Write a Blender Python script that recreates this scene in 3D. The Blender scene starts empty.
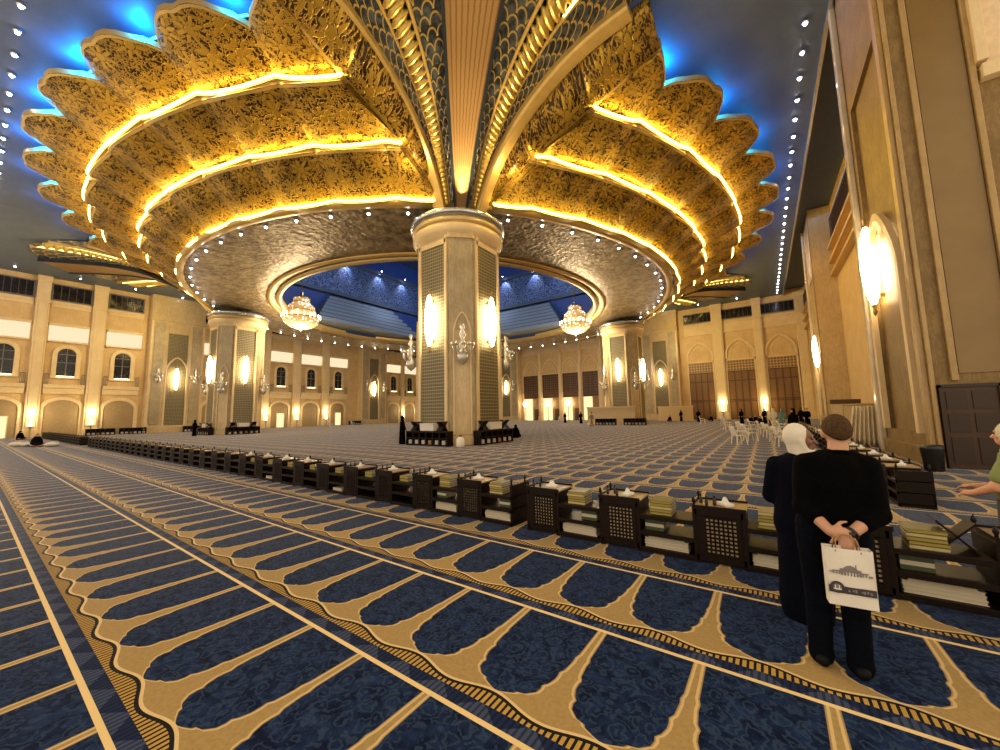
import bpy, bmesh, math, random
from mathutils import Vector, Matrix
from math import sin, cos, pi, radians, sqrt, atan2, hypot
random.seed(7)
SC = bpy.context.scene
COL = SC.collection

# ------------------------------------------------------------------ mesh helpers
class MB:
    def __init__(s):
        s.v = []; s.f = []; s.uv = {}; s.mi = []
    def add(s, vs, fs, m=0, uvs=None):
        o = len(s.v)
        s.v += [tuple(p) for p in vs]
        for k, f in enumerate(fs):
            if uvs is not None:
                s.uv[len(s.f)] = [uvs[i] for i in f]
            s.f.append(tuple(i + o for i in f)); s.mi.append(m)
        return s
    def box(s, x0, x1, y0, y1, z0, z1, m=0):
        vs = [(x, y, z) for z in (z0, z1) for y in (y0, y1) for x in (x0, x1)]
        return s.add(vs, [(0,2,3,1),(4,5,7,6),(0,1,5,4),(1,3,7,5),(3,2,6,7),(2,0,4,6)], m)
    def cbox(s, c, d, rz=0, m=0):
        vs = []
        for z in (-.5, .5):
            for y in (-.5, .5):
                for x in (-.5, .5):
                    px, py = x*d[0], y*d[1]
                    vs.append((c[0]+px*cos(rz)-py*sin(rz), c[1]+px*sin(rz)+py*cos(rz), c[2]+z*d[2]))
        return s.add(vs, [(0,2,3,1),(4,5,7,6),(0,1,5,4),(1,3,7,5),(3,2,6,7),(2,0,4,6)], m)
    def prism(s, poly, fn0, fn1, m=0):
        # poly: list of 2D points; fn0/fn1 map a 2D point to 3D at the two ends
        n = len(poly)
        vs = [fn0(p) for p in poly] + [fn1(p) for p in poly]
        fs = [tuple(range(n))[::-1], tuple(range(n, 2*n))] + [(i, (i+1) % n, n+(i+1) % n, n+i) for i in range(n)]
        return s.add(vs, fs, m)
    def zprism(s, poly, z0, z1, m=0):
        return s.prism(poly, lambda p: (p[0], p[1], z0), lambda p: (p[0], p[1], z1), m)
    def lathe(s, prof, n=24, c=(0,0,0), a0=0, a1=2*pi, m=0):
        full = abs(a1-a0-2*pi) < 1e-6
        k = n if full else n+1
        vs = [(c[0]+r*cos(a0+(a1-a0)*i/n), c[1]+r*sin(a0+(a1-a0)*i/n), c[2]+z) for (r, z) in prof for i in range(k)]
        fs = []
        for j in range(len(prof)-1):
            for i in range(n):
                i2 = (i+1) % k
                fs.append((j*k+i, j*k+i2, (j+1)*k+i2, (j+1)*k+i))
        return s.add(vs, fs, m)
    def tube(s, pts, r, n=8, cap=True, m=0):
        pts = [Vector(p) for p in pts]
        rs = r if isinstance(r, (list, tuple)) else [r]*len(pts)
        vs = []; up = Vector((0, 0, 1)); prev = None
        for i, p in enumerate(pts):
            t = (pts[min(i+1, len(pts)-1)] - pts[max(i-1, 0)])
            if t.length < 1e-9: t = Vector((0, 0, 1))
            t.normalize()
            a = prev if prev is not None else (up if abs(t.z) < .95 else Vector((1, 0, 0)))
            a = (a - t*a.dot(t))
            if a.length < 1e-6: a = Vector((1, 0, 0)) - t*t.x
            a.normalize(); prev = a; b = t.cross(a)
            for k in range(n):
                w = 2*pi*k/n
                vs.append(p + a*(rs[i]*cos(w)) + b*(rs[i]*sin(w)))
        fs = [(i*n+k, i*n+(k+1) % n, (i+1)*n+(k+1) % n, (i+1)*n+k) for i in range(len(pts)-1) for k in range(n)]
        if cap:
            fs += [tuple(range(n))[::-1], tuple((len(pts)-1)*n+k for k in range(n))]
        return s.add(vs, fs, m)
    def sweep(s, pts, sec, frame, m=0, closed=False, cap=True):
        # sec: 2D section; frame(i) -> (a, b) vectors
        n = len(sec); vs = []
        for i, p in enumerate(pts):
            a, b = frame(i)
            for (u, w) in sec:
                vs.append(Vector(p) + Vector(a)*u + Vector(b)*w)
        L = len(pts); fs = []
        for i in range(L if closed else L-1):
            j = (i+1) % L
            for k in range(n):
                fs.append((i*n+k, i*n+(k+1) % n, j*n+(k+1) % n, j*n+k))
        if cap and not closed:
            fs += [tuple(range(n))[::-1], tuple((L-1)*n+k for k in range(n))]
        return s.add(vs, fs, m)
    def grid(s, fn, nu, nv, uvfn=None, m=0, flip=False):
        vs = []; uvs = []
        for j in range(nv+1):
            for i in range(nu+1):
                vs.append(fn(i/nu, j/nv))
                uvs.append(uvfn(i/nu, j/nv) if uvfn else (i/nu, j/nv))
        fs = []
        for j in range(nv):
            for i in range(nu):
                a = j*(nu+1)+i
                q = (a, a+1, a+nu+2, a+nu+1)
                fs.append(q[::-1] if flip else q)
        return s.add(vs, fs, m, uvs)
    def sphere(s, c, r, n=10, k=6, m=0, sc=(1,1,1)):
        prof = [(r*sin(pi*j/k), -r*cos(pi*j/k)) for j in range(k+1)]
        vs = [(c[0]+p[0]*cos(2*pi*i/n)*sc[0], c[1]+p[0]*sin(2*pi*i/n)*sc[1], c[2]+p[1]*sc[2]) for p in prof for i in range(n)]
        fs = [(j*n+i, j*n+(i+1) % n, (j+1)*n+(i+1) % n, (j+1)*n+i) for j in range(k) for i in range(n)]
        return s.add(vs, fs, m)
    def capsule(s, p0, p1, r0, r1, n=14, sx=1.0, ax=None):
        # tapered capsule; sx scales the section along direction ax
        p0 = Vector(p0); p1 = Vector(p1); t = p1-p0; L = t.length
        t = t/L if L > 1e-6 else Vector((0, 0, 1))
        a = Vector(ax) if ax else (Vector((1, 0, 0)) if abs(t.x) < .9 else Vector((0, 1, 0)))
        a = (a - t*a.dot(t)).normalized(); b = t.cross(a)
        rings = []
        for j in range(5):
            w = -pi/2 + (pi/2)*j/4
            rings.append((p0 + t*(r0*sin(w)), max(r0*cos(w), 1e-4)))
        for j in range(5):
            w = (pi/2)*j/4
            rings.append((p1 + t*(r1*sin(w)), max(r1*cos(w), 1e-4)))
        vs = [c + a*(r*sx*cos(2*pi*k/n)) + b*(r*sin(2*pi*k/n)) for c, r in rings for k in range(n)]
        R = len(rings)
        fs = [(i*n+k, i*n+(k+1) % n, (i+1)*n+(k+1) % n, (i+1)*n+k) for i in range(R-1) for k in range(n)]
        fs += [tuple(range(n))[::-1], tuple((R-1)*n+k for k in range(n))]
        return s.add(vs, fs)
    def ell(s, c, r, n=16, k=10, rz=0):
        vs = []
        for j in range(k+1):
            for i in range(n):
                x = max(sin(pi*j/k), 1e-3)*cos(2*pi*i/n)*r[0]; y = max(sin(pi*j/k), 1e-3)*sin(2*pi*i/n)*r[1]; z = -cos(pi*j/k)*r[2]
                vs.append((c[0]+x*cos(rz)-y*sin(rz), c[1]+x*sin(rz)+y*cos(rz), c[2]+z))
        fs = [(j*n+i, j*n+(i+1) % n, (j+1)*n+(i+1) % n, (j+1)*n+i) for j in range(k) for i in range(n)]
        fs += [tuple(range(n))[::-1], tuple(k*n+i for i in range(n))]
        return s.add(vs, fs)
    def build(s, name, mats, parent=None, smooth=False, bevel=0, loc=None, auto=None, solid=0):
        me = bpy.data.meshes.new(name)
        me.from_pydata([tuple(p) for p in s.v], [], s.f)
        if not isinstance(mats, (list, tuple)): mats = [mats]
        for m in mats: me.materials.append(m)
        for p, k in zip(me.polygons, s.mi):
            p.material_index = k; p.use_smooth = smooth
        if s.uv:
            ul = me.uv_layers.new(name='UVMap')
            for p in me.polygons:
                if p.index in s.uv:
                    for li, uv in zip(p.loop_indices, s.uv[p.index]): ul.data[li].uv = uv
        bm = bmesh.new(); bm.from_mesh(me)
        if not s.uv: bmesh.ops.remove_doubles(bm, verts=bm.verts, dist=1e-5)
        bmesh.ops.recalc_face_normals(bm, faces=bm.faces)
        bm.to_mesh(me); bm.free()
        o = bpy.data.objects.new(name, me); COL.objects.link(o)
        if parent is not None: o.parent = parent
        if loc is not None: o.location = loc
        if bevel:
            b = o.modifiers.new('Bevel', 'BEVEL'); b.width = bevel; b.segments = 2; b.limit_method = 'ANGLE'
        if solid:
            b = o.modifiers.new('Solidify', 'SOLIDIFY'); b.thickness = solid; b.offset = 0
        return o
    def remesh(s, name, mat, parent=None, voxel=.02, it=4, loc=None):
        o = s.build(name, mat, parent, smooth=True, loc=loc)
        r = o.modifiers.new('Remesh', 'REMESH'); r.mode = 'VOXEL'; r.voxel_size = voxel; r.use_smooth_shade = True
        if it:
            q = o.modifiers.new('Smooth', 'SMOOTH'); q.factor = .5; q.iterations = it
        return o

def tag(o, label, cat, group=None, kind=None):
    o['label'] = label; o['category'] = cat
    if group: o['group'] = group
    if kind: o['kind'] = kind
    return o
def thing(name, label, cat, loc=(0,0,0), rz=0, group=None, kind=None):
    o = bpy.data.objects.new(name, None); COL.objects.link(o)
    o.empty_display_size = .2
    o.location = loc; o.rotation_euler = (0, 0, rz)
    return tag(o, label, cat, group, kind)
def dup(root, loc, rz, label, group=None):
    r = root.copy(); COL.objects.link(r); r.location = loc; r.rotation_euler = (0, 0, rz); r['label'] = label
    if group: r['group'] = group
    for ch in list(root.children):
        c = ch.copy(); COL.objects.link(c); c.parent = r
        for g in list(ch.children):
            d = g.copy(); COL.objects.link(d); d.parent = c
    return r
ORD = ('first second third fourth fifth sixth seventh eighth ninth tenth eleventh twelfth thirteenth fourteenth fifteenth sixteenth '
       'seventeenth eighteenth nineteenth twentieth').split()
TENS = {20: 'twenty', 30: 'thirty', 40: 'forty', 50: 'fifty'}
def nth(i):
    if i < 20: return ORD[i]
    n = i+1
    if n % 10 == 0: return {30: 'thirtieth', 40: 'fortieth', 50: 'fiftieth'}[n]
    return TENS[n//10*10] + '-' + ORD[n % 10 - 1]

# ------------------------------------------------------------------ material helpers
class NT:
    def __init__(s, name):
        s.mat = bpy.data.materials.new(name); s.mat.use_nodes = True
        s.t = s.mat.node_tree; s.t.nodes.clear()
        s.out = s.n('ShaderNodeOutputMaterial')
    def n(s, typ, **kw):
        x = s.t.nodes.new(typ)
        for k, v in kw.items(): setattr(x, k, v)
        return x
    def link(s, a, b): s.t.links.new(a, b)
    def put(s, sock, v):
        if hasattr(v, 'is_output') or isinstance(v, bpy.types.NodeSocket): s.link(v, sock)
        else: sock.default_value = v
    def m(s, op, a, b=0.0, c=None):
        x = s.n('ShaderNodeMath', operation=op)
        s.put(x.inputs[0], a); s.put(x.inputs[1], b)
        if c is not None: s.put(x.inputs[2], c)
        return x.outputs[0]
    def mix(s, f, a, b):
        x = s.n('ShaderNodeMix', data_type='RGBA')
        s.put(x.inputs[0], f); s.put(x.inputs[6], col(a)); s.put(x.inputs[7], col(b))
        return x.outputs[2]
    def ss(s, v, e0, e1):
        x = s.n('ShaderNodeMapRange', interpolation_type='SMOOTHSTEP')
        s.put(x.inputs[0], v); x.inputs[1].default_value = e0; x.inputs[2].default_value = e1
        return x.outputs[0]
    def noise(s, vec, scale, detail=4, rough=.5):
        x = s.n('ShaderNodeTexNoise'); x.inputs['Scale'].default_value = scale; x.inputs['Detail'].default_value = detail
        x.inputs['Roughness'].default_value = rough
        if vec is not None: s.link(vec, x.inputs['Vector'])
        return x.outputs['Fac']
    def curve(s, v, pts):
        x = s.n('ShaderNodeFloatCurve'); c = x.mapping.curves[0]
        c.points[0].location = pts[0]; c.points[1].location = pts[-1]
        for p in pts[1:-1]: c.points.new(*p)
        for p in c.points: p.handle_type = 'VECTOR'
        x.mapping.update(); s.link(v, x.inputs[1])
        return x.outputs[0]
    def bsdf(s, color, rough=.5, metal=0., bump=None, bstr=.3, bdist=.02, spec=None, emis=None, estr=0, trans=0, sheen=0, coat=0):
        b = s.n('ShaderNodeBsdfPrincipled')
        s.put(b.inputs['Base Color'], col(color)); s.put(b.inputs['Roughness'], rough); s.put(b.inputs['Metallic'], metal)
        if spec is not None: b.inputs['Specular IOR Level'].default_value = spec
        if emis is not None:
            s.put(b.inputs['Emission Color'], col(emis)); s.put(b.inputs['Emission Strength'], estr)
        if trans: b.inputs['Transmission Weight'].default_value = trans
        if sheen: b.inputs['Sheen Weight'].default_value = sheen; b.inputs['Sheen Roughness'].default_value = .20; b.inputs['Sheen Tint'].default_value = (.80, .84, 1, 1)
        if coat: b.inputs['Coat Weight'].default_value = coat
        if bump is not None:
            k = s.n('ShaderNodeBump'); k.inputs['Strength'].default_value = bstr; k.inputs['Distance'].default_value = bdist
            s.link(bump, k.inputs['Height']); s.link(k.outputs[0], b.inputs['Normal'])
        s.link(b.outputs[0], s.out.inputs[0])
        return s.mat
    def obj(s): return s.n('ShaderNodeTexCoord').outputs['Object']
    def pos(s): return s.n('ShaderNodeNewGeometry').outputs['Position']
    def uvc(s): return s.n('ShaderNodeTexCoord').outputs['UV']
    def sep(s, v):
        x = s.n('ShaderNodeSeparateXYZ'); s.link(v, x.inputs[0]); return x.outputs
    def comb(s, x=0., y=0., z=0.):
        c = s.n('ShaderNodeCombineXYZ'); s.put(c.inputs[0], x); s.put(c.inputs[1], y); s.put(c.inputs[2], z); return c.outputs[0]
def col(c):
    if isinstance(c, (tuple, list)) and len(c) == 3: return (c[0], c[1], c[2], 1)
    return c
M = {}
def simple(name, c, rough=.5, metal=0., nscale=8, namt=.25, bstr=.05, **kw):
    t = NT(name); f = t.noise(t.obj(), nscale, 5)
    k = 1-namt
    c1 = t.mix(f, tuple(x*k for x in c), tuple(min(1, x*(1+namt)) for x in c))
    M[name] = t.bsdf(c1, rough, metal, bump=f, bstr=bstr, **kw); return M[name]
def glow(name, c, strength):
    t = NT(name); e = t.n('ShaderNodeEmission'); e.inputs[0].default_value = col(c); e.inputs[1].default_value = strength
    t.link(e.outputs[0], t.out.inputs[0]); M[name] = t.mat; return t.mat
# ------------------------------------------------------------------ materials
ROW, ROW0, CELL, CELL0 = 1.243, .575, .69, .19      # prayer rows: pitch in y, niche pitch in x
def carpet():
    t = NT('prayer_carpet'); p = t.sep(t.pos())
    v = t.m('FRACT', t.m('DIVIDE', t.m('SUBTRACT', p[1], ROW0), ROW))
    u0 = t.m('DIVIDE', t.m('SUBTRACT', p[0], CELL0 + CELL/2), CELL)
    u = t.m('SUBTRACT', t.m('FRACT', t.m('ADD', u0, .5)), .5)
    au = t.m('ABSOLUTE', u)
    w = t.curve(v, [(0, 0), (.20, 0), (.212, .07), (.235, .16), (.25, .175), (.26, .25), (.30, .325), (.335, .34), (.36, .33), (.385, .365), (.43, .392), (.47, .395),
                    (.50, .386), (.53, .414), (.62, .43), (.66, .424), (.70, .441), (1, .45)])
    d = t.m('SUBTRACT', w, au)
    blue = t.ss(d, .0, .008)
    edge = t.m('MULTIPLY', t.ss(d, -.035, -.028), t.m('SUBTRACT', 1., t.ss(d, -.012, -.004)))
    n1 = t.noise(t.pos(), 9, 6, .65); n2 = t.noise(t.pos(), 34, 3, .6)
    wn = t.n('ShaderNodeTexNoise'); wn.inputs['Scale'].default_value = 14; wn.inputs['Detail'].default_value = 3; t.link(t.pos(), wn.inputs['Vector'])
    ws = t.n('ShaderNodeVectorMath', operation='SCALE'); t.link(wn.outputs['Color'], ws.inputs[0]); ws.inputs['Scale'].default_value = .13
    wa = t.n('ShaderNodeVectorMath', operation='ADD'); t.link(t.pos(), wa.inputs[0]); t.link(ws.outputs[0], wa.inputs[1])
    vor = t.n('ShaderNodeTexVoronoi', feature='F1'); vor.inputs['Scale'].default_value = 8; t.link(wa.outputs[0], vor.inputs['Vector'])
    fl = t.m('SINE', t.m('MULTIPLY', vor.outputs['Distance'], 19.))
    fl2 = t.ss(t.m('ADD', fl, t.m('MULTIPLY', n2, .8)), .55, 1.25)
    bl = t.mix(t.ss(n1, .35, .68), (.003, .007, .030), (.013, .031, .098))
    bl = t.mix(t.m('MULTIPLY', fl2, .55), bl, (.034, .062, .125))
    gold = t.mix(n2, (.27, .18, .068), (.50, .345, .145))
    c = t.mix(blue, gold, bl)
    c = t.mix(t.m('MULTIPLY', edge, .75), c, (.72, .54, .27))
    # striped border under the niches
    vo = t.m('ADD', .152, t.m('MULTIPLY', t.m('COSINE', t.m('MULTIPLY', u, 2*pi)), .026))
    inb = t.m('LESS_THAN', v, vo)
    st = t.m('GREATER_THAN', t.m('FRACT', t.m('MULTIPLY', u0, 17.)), .42)
    band = t.mix(st, (.012, .012, .02), (.50, .31, .07))
    tri = t.m('ABSOLUTE', t.m('SUBTRACT', t.m('FRACT', t.m('MULTIPLY', u0, 2.)), .5))
    nav = t.mix(t.m('GREATER_THAN', t.m('MULTIPLY', tri, .22), v), (.012, .022, .07), (.05, .068, .14))
    st2 = t.m('GREATER_THAN', t.m('FRACT', t.m('MULTIPLY', u0, 17.)), .6)
    nav = t.mix(t.m('MULTIPLY', st2, .6), nav, (.004, .006, .018))
    band = t.mix(t.m('LESS_THAN', v, .095), band, nav)
    dv = t.m('ABSOLUTE', t.m('SUBTRACT', v, vo))
    c = t.mix(inb, c, band)
    c = t.mix(t.m('LESS_THAN', dv, .009), c, (.014, .012, .014))
    c = t.mix(t.m('LESS_THAN', t.m('ABSOLUTE', t.m('SUBTRACT', v, t.m('ADD', vo, .017))), .008), c, (.72, .54, .27))
    ln = t.m('ADD', t.m('LESS_THAN', v, .014), t.m('GREATER_THAN', v, .986))
    c = t.mix(ln, c, (.82, .62, .30))
    bmp = t.noise(t.pos(), 160, 2)
    M['carpet'] = t.bsdf(c, .95, 0, bump=bmp, bstr=.25, bdist=.01, spec=.08, sheen=.5)
carpet()

def stone(name, a, b, rough, vein=.5, scale=.8):
    t = NT(name); P = t.pos()
    n = t.noise(P, scale, 8, .6)
    mp = t.n('ShaderNodeMapping'); mp.inputs['Scale'].default_value = (1, 1, .25); t.link(P, mp.inputs[0])
    n2 = t.noise(mp.outputs[0], scale*4, 8, .7)
    v = t.m('ABSOLUTE', t.m('SUBTRACT', n2, .5))
    c = t.mix(t.ss(n, .3, .7), a, b)
    c = t.mix(t.m('MULTIPLY', t.m('SUBTRACT', 1., t.ss(v, 0, .06)), vein), c, tuple(x*.62 for x in a))
    M[name] = t.bsdf(c, rough, 0, bump=n2, bstr=.03)
stone('stone_cream', (.66, .455, .205), (.75, .54, .27), .5, .2)
stone('stone_trim', (.76, .57, .31), (.82, .645, .375), .4, .12)
stone('marble_column', (.40, .31, .175), (.53, .43, .26), .38, .4)
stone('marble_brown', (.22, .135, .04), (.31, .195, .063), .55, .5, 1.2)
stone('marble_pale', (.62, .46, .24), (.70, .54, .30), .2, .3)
def pier_floral():
    t = NT('marble_inlay'); P = t.sep(t.pos())
    n = t.noise(t.pos(), 1.3, 6)
    uv = t.comb(P[0], P[2], 0.)
    vor = t.n('ShaderNodeTexVoronoi', feature='F1', voronoi_dimensions='2D'); vor.inputs['Scale'].default_value = 1.6; vor.inputs['Randomness'].default_value = .35
    t.link(uv, vor.inputs['Vector'])
    ring = t.m('SUBTRACT', 1., t.ss(t.m('ABSOLUTE', t.m('SUBTRACT', vor.outputs['Distance'], .16)), 0, .05))
    c = t.mix(n, (.20, .12, .036), (.27, .168, .053)); c = t.mix(t.m('MULTIPLY', ring, .35), c, (.24, .14, .06))
    M['marble_inlay'] = t.bsdf(c, .25)
pier_floral()
def grille():
    t = NT('bronze_grille'); P = t.sep(t.pos())
    h = t.m('FRACT', t.m('MULTIPLY', P[2], 5.)); g = t.m('FRACT', t.m('MULTIPLY', t.m('ADD', P[0], P[1]), 6.))
    a = t.m('MAXIMUM', t.m('GREATER_THAN', h, .72), t.m('GREATER_THAN', g, .8))
    c = t.mix(a, (.13, .11, .06), (.34, .29, .18))
    M['grille'] = t.bsdf(c, .55, .4, bump=a, bstr=.6, bdist=.02)
grille()
def lattice(name, freq, c0, c1):
    t = NT(name); u = t.sep(t.uvc())
    a = t.m('ABSOLUTE', t.m('SUBTRACT', t.m('FRACT', u[0]), .5)); b = t.m('ABSOLUTE', t.m('SUBTRACT', t.m('FRACT', u[1]), .5))
    k = t.m('MAXIMUM', a, b)
    M[name] = t.bsdf(t.mix(t.m('GREATER_THAN', k, .33), c0, c1), .4, 0, bump=k, bstr=.5, bdist=.02)
def gold_petal():
    t = NT('gold_filigree'); uv = t.uvc()
    def ros(scale, R, rnd):
        v = t.n('ShaderNodeTexVoronoi', feature='F1', voronoi_dimensions='2D'); v.inputs['Scale'].default_value = scale; v.inputs['Randomness'].default_value = rnd
        t.link(uv, v.inputs['Vector'])
        sb = t.n('ShaderNodeVectorMath', operation='SUBTRACT'); t.link(uv, sb.inputs[0]); t.link(v.outputs['Position'], sb.inputs[1])
        q = t.sep(sb.outputs[0]); ang = t.m('ARCTAN2', q[1], q[0]); r = t.m('MULTIPLY', v.outputs['Distance'], 1.0)
        lim = t.m('MULTIPLY', t.m('ADD', .62, t.m('MULTIPLY', t.m('COSINE', t.m('MULTIPLY', ang, 8.)), .38)), R)
        pet = t.ss(t.m('SUBTRACT', lim, r), 0., .05)
        core = t.m('SUBTRACT', 1., t.ss(r, R*.18, R*.24))
        gap = t.m('SUBTRACT', 1., t.ss(t.m('ABSOLUTE', t.m('SUBTRACT', r, R*.32)), 0., .03))
        return t.m('MAXIMUM', t.m('MULTIPLY', pet, t.m('SUBTRACT', 1., gap)), core)
    a = ros(.85, .50, .5); b = ros(2.0, .42, .9)
    w = t.n('ShaderNodeTexNoise'); w.inputs['Scale'].default_value = 5.5; w.inputs['Detail'].default_value = 3; t.link(uv, w.inputs['Vector'])
    vine = t.m('SUBTRACT', 1., t.ss(t.m('ABSOLUTE', t.m('SUBTRACT', w.outputs['Fac'], .5)), .02, .07))
    rel = t.m('MAXIMUM', t.m('MAXIMUM', a, t.m('MULTIPLY', b, .8)), t.m('MULTIPLY', vine, .7))
    c = t.mix(rel, (.042, .020, .0035), (.50, .30, .036))
    M['gold_petal'] = t.bsdf(c, .36, .55, bump=rel, bstr=.9, bdist=.09)
gold_petal()
def scales():
    t = NT('fish_scales'); u = t.sep(t.uvc())
    row = t.m('FLOOR', u[1]); off = t.m('MULTIPLY', t.m('MODULO', row, 2.), .5)
    fx = t.m('SUBTRACT', t.m('FRACT', t.m('ADD', u[0], off)), .5); fy = t.m('FRACT', u[1])
    a = t.m('SQRT', t.m('ADD', t.m('POWER', t.m('ABSOLUTE', fx), 2.), t.m('POWER', t.m('MULTIPLY', fy, .62), 2.)))
    rim = t.m('MULTIPLY', t.ss(a, .40, .44), t.m('SUBTRACT', 1., t.ss(a, .51, .54)))
    n = t.noise(t.obj(), 2.5, 3)
    c = t.mix(t.ss(n, .35, .7), (.05, .055, .06), (.16, .19, .22)); c = t.mix(rim, c, (.70, .50, .16))
    M['scales'] = t.bsdf(c, .25, .6, bump=t.m('SUBTRACT', .6, a), bstr=.8, bdist=.1)
scales()
def soffit():
    t = NT('hammered_bronze'); P = t.pos()
    mp = t.n('ShaderNodeMapping'); mp.inputs['Scale'].default_value = (1, 1, 1); t.link(P, mp.inputs[0])
    n = t.noise(P, 1.5, 7, .7); v = t.n('ShaderNodeTexVoronoi', feature='F1'); v.inputs['Scale'].default_value = 3.2; t.link(P, v.inputs['Vector'])
    h = t.m('ADD', t.m('MULTIPLY', v.outputs['Distance'], .6), n)
    c = t.mix(t.ss(n, .3, .7), (.10, .068, .03), (.46, .35, .19))
    M['soffit'] = t.bsdf(c, .38, .55, bump=h, bstr=.8, bdist=.12)
soffit()
def frieze():
    t = NT('blue_frieze'); P = t.pos()
    v = t.n('ShaderNodeTexVoronoi', feature='F1'); v.inputs['Scale'].default_value = 1.5; t.link(P, v.inputs['Vector'])
    n = t.noise(P, 1.6, 6, .6)
    r = t.m('SINE', t.m('MULTIPLY', t.m('ADD', v.outputs['Distance'], t.m('MULTIPLY', n, .5)), 17.))
    c = t.mix(t.ss(r, -.1, .6), (.012, .028, .10), (.10, .14, .26))
    M['frieze'] = t.bsdf(c, .5)
frieze()
def ribbed(name, ax, freq, c0, c1, metal=.2):
    t = NT(name); P = t.sep(t.obj()); w = t.m('FRACT', t.m('MULTIPLY', P[ax], freq))
    M[name] = t.bsdf(t.mix(t.m('GREATER_THAN', w, .5), c0, c1), .45, metal, bump=w, bstr=.5, bdist=.03)
ribbed('beam_ribs', 0, 3.2, (.17, .095, .035), (.25, .145, .055))
simple('ceiling_blue', (.105, .135, .18), .55, nscale=1.2, namt=.18)
simple('ceiling_beam', (.085, .11, .15), .5, nscale=2, namt=.15)
simple('edge_blue', (.03, .04, .055), .35, .5)
simple('gold_smooth', (.62, .42, .14), .35, .35, nscale=3, namt=.18)
simple('gold_rope', (.60, .42, .10), .3, .5, nscale=6, namt=.3)
simple('gold_pale', (.62, .46, .2), .35, .4, nscale=3, namt=.15)
simple('steel_trim', (.55, .58, .62), .22, .8)
simple('drum_blue', (.014, .042, .19), .55, nscale=1.5, namt=.3)
simple('drum_dark', (.02, .035, .07), .6)
simple('step_grey', (.17, .21, .25), .45, .2)
simple('step_dark', (.04, .06, .10), .5)
simple('wood_dark', (.0085, .0035, .0022), .45, nscale=20, namt=.45, spec=.2)
simple('wood_inner', (.007, .0035, .002), .6, nscale=20, namt=.3)
simple('wood_oak', (.055, .022, .008), .45, nscale=12, namt=.4)
simple('wood_oak_deep', (.03, .012, .005), .45, nscale=12, namt=.4)
simple('wood_door', (.20, .092, .018), .4, nscale=12, namt=.4)
simple('wood_deep', (.085, .038, .010), .45, nscale=12, namt=.4)
simple('wood_tan', (.34, .19, .07), .4, nscale=12, namt=.3)
simple('tray_wood', (.28, .19, .10), .35, nscale=15, namt=.3)
simple('glass_dark', (.012, .013, .018), .12, nscale=3, namt=.4)
simple('frame_grey', (.16, .15, .14), .5)
simple('cloth_black', (.0016, .0016, .002), .95, nscale=40, namt=.3, bstr=.2, spec=.06)
simple('cloth_navy', (.0028, .0035, .0085), .95, nscale=40, namt=.3, bstr=.2, spec=.06)
simple('cloth_grey', (.06, .06, .065), .85, nscale=30)
simple('denim', (.0025, .0035, .0075), .95, nscale=60, namt=.3, bstr=.2, spec=.06)
simple('hijab_white', (.74, .68, .58), .8, nscale=14, namt=.08, bstr=.25)
simple('cloth_white', (.70, .66, .58), .8, nscale=20, namt=.1)
simple('cloth_teal', (.10, .22, .22), .8)
simple('cloth_tan', (.35, .24, .12), .8)
simple('shawl_green', (.20, .24, .08), .8, nscale=4, namt=.5)
simple('shawl_white', (.62, .58, .42), .8)
simple('skin', (.56, .30, .19), .5, nscale=30, namt=.08, bstr=.1)
simple('skin_warm', (.62, .31, .19), .5, nscale=30, namt=.08, bstr=.1)
simple('skin_dark', (.20, .095, .05), .5, nscale=30, namt=.1)
simple('hair_brown', (.075, .040, .017), .8, nscale=55, namt=.7, bstr=.9, spec=.15)
simple('hair_dark', (.02, .013, .009), .6, nscale=90, namt=.4)
simple('shoe_black', (.003, .003, .004), .6, spec=.15)
simple('lips', (.22, .08, .06), .5)
simple('eye_dark', (.01, .007, .005), .25)
simple('paper_white', (.80, .76, .70), .6, nscale=3, namt=.04)
simple('ink_grey', (.22, .20, .21), .7)
simple('ink_dark', (.045, .04, .05), .6)
simple('plastic_white', (.88, .83, .74), .4, namt=.06)
simple('plastic_black', (.010, .010, .012), .35)
simple('metal_black', (.012, .010, .009), .35, .6)
simple('tissue_white', (.82, .80, .75), .9)
simple('brass', (.45, .32, .12), .3, .8)
simple('crystal_grey', (.62, .60, .55), .15, .5, nscale=25, namt=.5, bstr=.6)
simple('plaster_screen', (.70, .53, .29), .6, namt=.08)
simple('curtain_cream', (.74, .62, .42), .75, namt=.1)
def books(name, c, edge):
    t = NT(name); P = t.sep(t.obj()); w = t.m('FRACT', t.m('MULTIPLY', P[2], 260.))
    M[name] = t.bsdf(t.mix(t.m('GREATER_THAN', w, .5), c, edge), .6)
books('page_white', (.58, .52, .40), (.46, .40, .28))
simple('spine_olive', (.34, .27, .045), .5, namt=.2)
simple('spine_cream', (.52, .44, .24), .5, namt=.2)
simple('cover_olive', (.09, .075, .02), .5, namt=.2)
simple('cover_cream', (.22, .17, .07), .5, namt=.15)
simple('cover_white', (.58, .54, .46), .5, namt=.1)
simple('cover_green', (.05, .075, .03), .5, namt=.2)
glow('lamp_glow', (1, .74, .40), 26)
glow('cove_yellow', (1, .66, .11), 40)
glow('lit_band_glow', (1, .82, .52), .75)
glow('cove_soft', (1, .80, .42), 6)
glow('cove_blue', (.02, .34, 1), 9)
glow('bulb_white', (.93, .90, 1), 22)
glow('ball_warm', (1, .80, .5), 12)
glow('candle_glow', (1, .78, .48), 14)
glow('uplight_glow', (1, .82, .52), 9)
glow('lit_window', (1, .72, .36), 1.1)
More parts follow.
